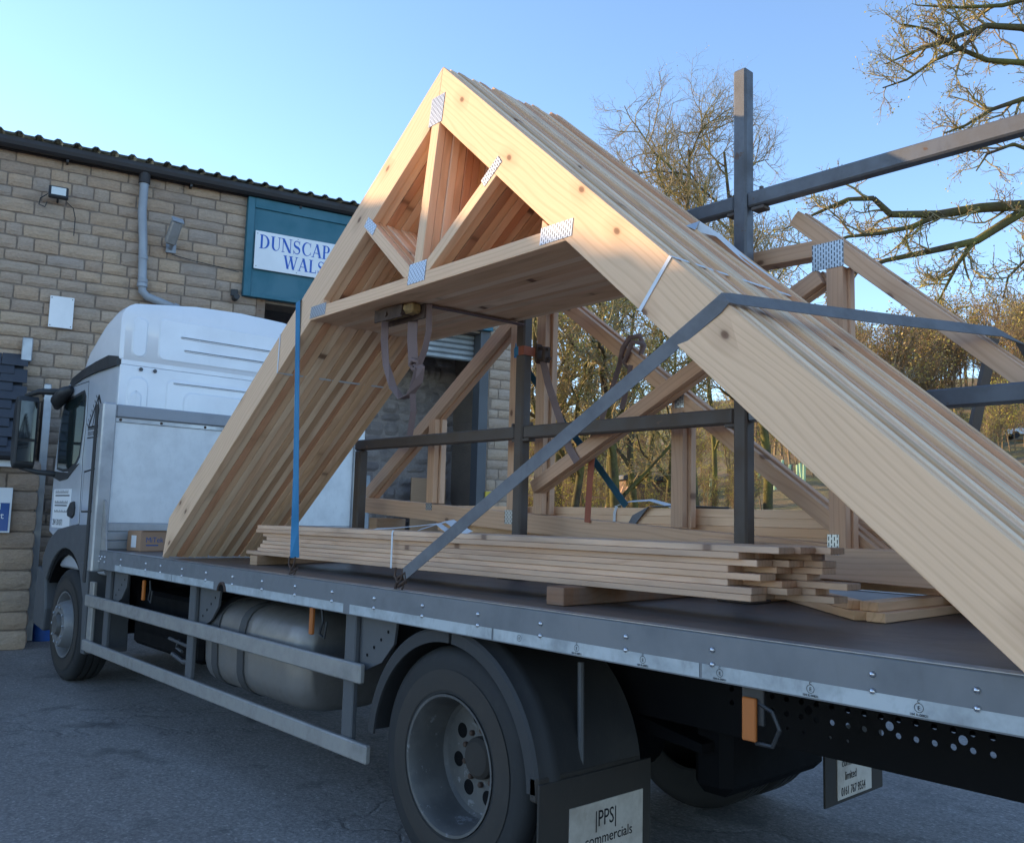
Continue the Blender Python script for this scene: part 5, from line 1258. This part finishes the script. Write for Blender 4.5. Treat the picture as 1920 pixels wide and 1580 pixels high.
def tree(name, lab, loc, H, seed, crown_r, group='bare trees behind the yard', clear=.35, leaf=.7, limbs=None, nl=2, scale=1., bark='bark_moss', stem=None, trunk_r=None, kidsc=1.):
    g_ = Grower(seed); loc = Vector(loc)
    P = [dict(n=9, wig=.07, up=.10, tap=.25, kids=int(11*kidsc), first=clear, fwd=0, out=0, lift=0, len=H, rad=.2),
         dict(n=7, wig=.20, up=.06, tap=.3, kids=int(8*kidsc), first=.25, fwd=.55, out=.9, lift=.25, len=crown_r*1.15, rad=.07*scale),
         dict(n=5, wig=.26, up=.07, tap=.35, kids=int(7*kidsc), first=.15, fwd=.7, out=.8, lift=.15, len=crown_r*.50, rad=.030*scale),
         dict(n=4, wig=.32, up=.06, tap=.45, kids=4, first=.2, fwd=.7, out=.8, lift=.1, len=crown_r*.22, rad=.014*scale),
         dict(n=2, wig=.3, up=.03, tap=.6, kids=0, first=.2, fwd=.8, out=.7, lift=.1, len=crown_r*.10, rad=.008*scale, leaf=leaf, nl=nl)]
    tr = trunk_r or (.010*H+.045)
    if limbs is None:
        d = Vector(stem) if stem else Vector((g_.r.uniform(-.08, .08), g_.r.uniform(-.08, .08), 1))
        g_.branch(Vector((0, 0, -.2)), d, H, tr, 0, P)
    else:
        for pts, r0, r1, lvl in limbs: g_.limb([Vector(p)-loc for p in pts], r0, lvl, P, r1, .05)
        g_.seg.append((0, Vector((0, 0, -.2)), Vector((.1, .0, 4.0)), tr, tr*.85)); g_.seg.append((0, Vector((.1, 0, 4)), Vector((.3, -.1, 8.5)), tr*.85, tr*.6)); g_.seg.append((0, Vector((.3, -.1, 8.5)), Vector((.5, -.3, 13)), tr*.6, tr*.25))
    t_ = thing(name, lab, 'tree', tuple(loc), 0, group)
    seg_mesh('trunk', [s for s in g_.seg if s[0] <= 1], lambda l: 9 if l == 0 else 6, bark, t_)
    cr_ = seg_mesh('crown', [s for s in g_.seg if s[0] >= 2], lambda l: 4 if l == 2 else 3, 'bark_twig', t_)
    if g_.leaf:
        V, F = leaf_geo(g_.leaf, .032*scale, g_.r); mesh_obj('buds', V, F, 'bud_leaf', t_)
    return t_
LIMBS = [[[3.73, 15.96, 7.18], [2.58, 14.65, 7.47], [2.06, 14.08, 7.4], [1.54, 13.52, 7.26], [0.95, 12.88, 7.24], [0.76, 12.63, 7.52], [0.45, 12.29, 7.49], [0.05, 11.88, 7.22], [-0.36, 11.48, 6.92]], [[1.53, 13.52, 7.25], [1.2, 13.19, 7.03], [0.8, 12.77, 6.89], [0.41, 12.35, 6.82], [-0.06, 11.87, 6.55], [-0.53, 11.41, 6.2]], [[3.71, 15.98, 6.99], [2.58, 14.65, 7.37], [1.96, 14.06, 6.8], [1.36, 13.44, 6.59], [0.84, 12.89, 6.41], [0.3, 12.34, 6.09], [-0.24, 11.81, 5.68]], [[1.92, 14.03, 6.77], [1.71, 13.85, 6.38], [1.55, 13.75, 5.99], [1.4, 13.64, 5.63]], [[4.08, 15.93, 9.77], [2.78, 14.35, 10.65], [2.33, 13.85, 10.67], [1.86, 13.37, 10.4], [1.46, 12.96, 10.19], [1.06, 12.56, 9.93]], [[2.33, 13.85, 10.67], [1.98, 13.53, 10.24], [1.64, 13.19, 10.01], [1.3, 12.87, 9.66], [1.0, 12.56, 9.5]], [[4.05, 15.98, 9.19], [2.74, 14.41, 10.02], [2.29, 13.9, 10.05], [1.98, 13.53, 10.24], [1.61, 13.07, 10.58], [1.3, 12.71, 10.66]], [[3.97, 16.09, 8.05], [2.7, 14.47, 9.38], [2.3, 14.06, 9.17], [1.96, 13.73, 8.87], [1.69, 13.46, 8.72]], [[3.94, 16.14, 7.57], [3.02, 15.0, 8.29], [2.52, 14.4, 8.56], [2.19, 14.06, 8.36], [2.04, 13.95, 8.06]], [[4.14, 15.85, 10.63], [3.28, 14.78, 11.36], [2.55, 14.03, 11.04], [2.03, 13.46, 10.98], [1.51, 12.89, 11.0]], [[3.87, 16.24, 6.42], [3.05, 15.29, 6.67], [2.59, 14.8, 6.56], [2.31, 14.55, 6.17], [2.22, 14.52, 5.78]]]
LR0 = [.12, .055, .10, .05, .08, .045, .07, .06, .05, .07, .05]
lm = [(l, r0, .012, 1) for l, r0 in zip(LIMBS, LR0)]
tree('oak_tree', 'large oak reaching mossy bare limbs in from the right edge', (3.75, 16.3, HT(3.75, 16.3)), 14, 21, 2.0, limbs=lm, leaf=.8, scale=.85, trunk_r=.38, kidsc=1.25)
def gz(x, y): return (x, y, HT(x, y))
tree('bare_tree', 'tall bare tree standing left of the tall rack post', gz(-10.17, 22.5), 15.2, 31, 4.8, clear=.36, leaf=.15, kidsc=1.3)
tree('bare_tree', 'bare tree whose crown shows right of the tall rack post', gz(-10.24, 26.9), 14.2, 33, 4.6, clear=.36, leaf=.2, kidsc=1.3)
tree('bare_tree', 'mossy bare tree nearest the pier of the stone building', gz(-10.7, 15.93), 9.5, 35, 2.4, clear=.25, leaf=.9, scale=1.1)
tree('bare_tree', 'slim mossy tree seen just right of the short rack post', gz(-8.92, 14.9), 8.8, 36, 2.2, clear=.3, leaf=.9, scale=1.1)
tree('bare_tree', 'bare tree seen behind the knotted red strap', gz(-11.29, 18.28), 10.0, 37, 2.6, clear=.22, leaf=.9, scale=1.1)
t5 = tree('bare_tree', 'dark mossy trunk beside the brick hut with a low side limb', gz(-6.68, 14.37), 8.2, 38, 2.4, clear=.35, leaf=.9, scale=1.1, trunk_r=.17)
g_ = Grower(77); PL = [dict(n=4, wig=.2, up=.05, tap=.3, kids=5, first=.4, fwd=.7, out=.7, lift=.2, len=1, rad=.03)]*1+[dict(n=3, wig=.3, up=.05, tap=.5, kids=3, first=.3, fwd=.7, out=.8, lift=.1, len=.7, rad=.012), dict(n=2, wig=.3, up=.02, tap=.6, kids=0, first=.2, fwd=.7, out=.7, lift=.1, len=.3, rad=.007)]
b0 = Vector(gz(-6.68, 14.37)); g_.limb([Vector(p)-b0 for p in ((-6.66, 14.39, 2.1), (-6.52, 14.41, 2.29), (-6.1, 14.78, 2.9), (-5.65, 15.18, 3.57), (-5.38, 15.43, 3.78))], .06, 0, PL, .03)
seg_mesh('limb', g_.seg, lambda l: 7 if l == 0 else 4, 'bark_moss', t5)
tree('bare_tree', 'grey bare tree behind the hut roof', gz(-13.25, 23.61), 10.5, 39, 2.8, clear=.3, leaf=.8)
tree('bare_tree', 'thin bare tree between the two timber uprights', gz(-10.9, 21.6), 7.2, 40, 2.2, clear=.3, leaf=.8)
tree('bare_tree', 'pale bare tree on the bank above the tree guards', gz(-14.61, 29.59), 9.0, 41, 2.6, clear=.3, leaf=.7)
tree('bare_tree', 'bare tree low behind the right rafters', gz(-11.34, 27.2), 8.0, 42, 2.6, clear=.3, leaf=.8)
for i, (x, y, h_, s_) in enumerate(((-13.2, 17.5, 10.5, 51), (-12.4, 20.6, 10.8, 52), (-14.6, 20.2, 12, 53), (-9.4, 18.4, 8.6, 54))):
    tree('bare_tree', ('slender bare tree deep in the wood left of the hut', 'straight grey trunk in the wood behind the pink strap', 'tallest thin tree at the back of the wood by the pier', 'short twiggy tree in front of the wood')[i], gz(x, y), h_, s_, 2.3, clear=.25, leaf=.9, scale=1.1)

# far wood on the hill: one mass
rf_ = random.Random(99)
protos = []
for k in range(6):
    g_ = Grower(200+k); H = 10
    P = [dict(n=6, wig=.06, up=.12, tap=.25, kids=13, first=.28, fwd=0, out=0, lift=0, len=H, rad=.2),
         dict(n=4, wig=.2, up=.12, tap=.4, kids=8, first=.2, fwd=.6, out=.75, lift=.55, len=3.6, rad=.06),
         dict(n=2, wig=.25, up=.1, tap=.5, kids=6, first=.2, fwd=.7, out=.7, lift=.4, len=1.6, rad=.03),
         dict(n=1, wig=.3, up=.05, tap=.5, kids=0, first=.2, fwd=.7, out=.7, lift=.3, len=1.0, rad=.020, leaf=.6, nl=3)]
    g_.branch((0, 0, -.5), (0, 0, 1), H, .17, 0, P)
    V = []; F = []
    for lvl, a, b_, r0, r1 in g_.seg:
        d = (b_-a)
        if d.length < 1e-6: continue
        d.normalize(); x = d.orthogonal().normalized(); y = d.cross(x); base = len(V)
        for (c_, r_) in ((a, r0), (b_, r1)):
            for j in range(3): an = 2.094*j; V.append(c_+x*(r_*math.cos(an))+y*(r_*math.sin(an)))
        for j in range(3): F.append((base+j, base+(j+1) % 3, base+3+(j+1) % 3, base+3+j))
    LV, LF = leaf_geo(g_.leaf, .13, g_.r)
    protos.append((np.array([tuple(v) for v in V]), np.array(F), np.array([tuple(v) for v in LV]), np.array(LF)))
def mass(name, spots, mat_b, mat_l, lab_kind, leafscale=1):
    VB = []; FB = []; VL = []; FL = []; nb = nl_ = 0
    for (x, y, sc) in spots:
        vb, fb, vl, fl_ = protos[rf_.randrange(6)]; a = rf_.uniform(0, 6.28); ca, sa = math.cos(a), math.sin(a)
        M_ = np.array([[ca, -sa, 0], [sa, ca, 0], [0, 0, 1]])*sc; M_[:2] *= rf_.uniform(.9, 1.25); off = np.array([x, y, HT(x, y)])
        VB.append(vb@M_.T+off); FB.append(fb+nb); nb += len(vb); VL.append(vl@M_.T+off); FL.append(fl_+nl_); nl_ += len(vl)
    for nm, Vs, Fs, mt in ((name, VB, FB, mat_b), (name+'_foliage', VL, FL, mat_l)):
        V = np.concatenate(Vs); F = np.concatenate(Fs); me = bpy.data.meshes.new(nm)
        me.vertices.add(len(V)); me.vertices.foreach_set('co', V.astype(np.float32).ravel())
        me.loops.add(len(F)*4); me.loops.foreach_set('vertex_index', F.astype(np.int32).ravel())
        me.polygons.add(len(F)); me.polygons.foreach_set('loop_start', np.arange(0, len(F)*4, 4, dtype=np.int32)); me.update(); me.validate()
        me.materials.append(MATS[mt]); o = bpy.data.objects.new(nm, me); COL.objects.link(o); stuff(o)
        tag(o, lab_kind if nm == name else lab_kind+', its spring leaves', 'wood')
def wedge(D, t_): return (7.92+D*(-.742+.67*t_), -2.5+D*(.67+.742*t_))
spots = [(*wedge(rf_.uniform(82, 150), rf_.uniform(.26, .80)), rf_.uniform(.85, 1.4)) for k in range(150)]
mass('hill_wood', spots, 'bark_far', 'far_leaf', 'golden brown wood covering the far hillside')
spots = [(*wedge(rf_.uniform(46, 78), rf_.uniform(-.02, .42)), rf_.uniform(.28, .52)) for k in range(80)]
mass('bank_wood', spots, 'bark_far', 'yellow_leaf', 'yellow green young wood on the bank behind the hut')
spots = [(*wedge(rf_.uniform(27, 46), rf_.uniform(.0, .30)), rf_.uniform(.10, .24)) for k in range(70)]
spots += [(*wedge(rf_.uniform(58, 86), rf_.uniform(.36, .80)), rf_.uniform(.22, .50)) for k in range(90)]
mass('undergrowth', spots, 'bark_far', 'yellow_leaf', 'low yellow brown scrub between the trunks')

# brick hut
hut = thing('brick_hut', 'small flat roofed brick hut beyond the yard', 'hut', (-14.3, 24.6, HT(-14.3, 24.6)-.1), R(58))
q = MB(); q.box(-.95, .95, -.75, .75, 0, 1.95); q.build('wall', 'hut_brick', hut)
q = MB(); q.cbox(-1.1, 1.1, -.9, .9, 1.951, 2.13, .02); q.build('roof', 'slate', hut)
q = MB(); q.box(.952, .962, -.1, .35, .9, 1.55); q.build('window', 'black_plastic', hut)
q = MB(); q.box(.82, .955, -.762, -.752, 0, 1.95); q.build('downpipe', 'black_plastic', hut)
# tree guards
for i, (x, y) in enumerate(((-21.5, 36.5), (-16.3, 30.5), (-15.8, 31.1), (-20.5, 40.5), (-16.2, 36.5), (-15.4, 35.9), (-17.3, 39.7), (-17.6, 37.9), (-15.6, 34.2), (-16.0, 38.2), (-14.8, 37.4), (-18.9, 35.2), (-14.2, 36.5), (-13.6, 34.9))):
    q = MB(); q.lathe([(-.1, .07), (1.15, .07), (1.15, .06), (-.1, .06)], (0, 0, 0), 8, 'z'); o = q.build('tree_guard', 'guard_tube'); o.location = gz(x, y); o.rotation_euler = (rf_.uniform(-.1, .1), rf_.uniform(-.1, .1), 0); o.scale = (1, 1, rf_.uniform(.8, 1.1))
    tag(o, 'pale green plastic tree guard tube on the grassy bank', 'tree guard', 'tree guards on the bank')
# timber fence left of the hut
fe = thing('timber_fence', 'weathered timber post and rail fence left of the hut', 'fence', gz(-14.2, 20.8))
zf = HT(-14.2, 20.8)
pts = [(-15.6, 19.4), (-14.9, 20.15), (-14.2, 20.9), (-13.5, 21.65)]
for (x, y) in pts:
    q = MB(); q.cbox(x+14.2-.05, x+14.2+.05, y-20.8-.05, y-20.8+.05, -.3, 1.75, .005); q.build('post', 'bearer_pale', fe)
for z_ in (.7, 1.1, 1.5):
    board('rail', (pts[0][0]+14.2, pts[0][1]-20.8-.07, z_), (pts[-1][0]+14.2, pts[-1][1]-20.8-.07, z_), .03, .1, 'bearer_pale', fe, (0, 1, 0))
for k, (x, y) in enumerate(((-13.2, 20.6), (-13.0, 20.9), (-12.75, 20.85))):
    o = board('leaning_pole', (x, y, HT(x, y)), (x+.55, y+.35, HT(x, y)+1.9), .06, .06, 'spruce_aged'); tag(o, ('leftmost', 'middle', 'rightmost')[k]+' of the three pale poles leaning beside the hut', 'pole', 'poles by the hut')
fe = thing('wire_fence', 'low grey rail fence along the bank behind the hut', 'fence', (-19, 34.6, HT(-19, 34.6)))
z0 = HT(-19, 34.6)
for k in range(6):
    x, y = -20.4+.9*k, 33.3+1.0*k; q = MB(); q.box(x+19-.05, x+19+.05, y-34.6-.05, y-34.6+.05, HT(x, y)-z0-.2, HT(x, y)-z0+1.2); q.build('post', 'old_timber', fe)
for h_ in (.6, 1.05):
    x0, y0, x1, y1 = -20.4, 33.3, -15.9, 38.3
    board('rail', (x0+19, y0-34.6, HT(x0, y0)-z0+h_), (x1+19, y1-34.6, HT(x1, y1)-z0+h_), .03, .12, 'bearer_pale', fe)
# distant car
cx, cy = -20.0, 86.0
car = thing('parked_car', 'white car parked far off at the foot of the wooded hill', 'car', (cx, cy, HT(cx, cy)+.05), R(35))
q = MB(); q.prism([(-2.0, .35), (-2.05, .75), (-1.3, .88), (1.7, .92), (2.05, .8), (2.05, .35)], 'y', -.85, .85); q.build('body', 'car_white', car, bevel=.06)
q = MB(); q.prism([(-1.2, .88), (-.6, 1.38), (.9, 1.42), (1.7, .92)], 'y', -.72, .72); q.build('cabin', 'glass', car, bevel=.05)
q = MB(); q.cbox(-.6, 1.0, -.70, .70, 1.39, 1.44, .02); q.build('roof', 'car_white', car)
for x in (-1.25, 1.25):
    for y in (-.86, .68):
        q = MB(); q.lathe([(0, .001), (0, .32), (.18, .32), (.18, .001)], (x, y, .30), 16, 'y'); q.build('wheel', 'tyre', car)
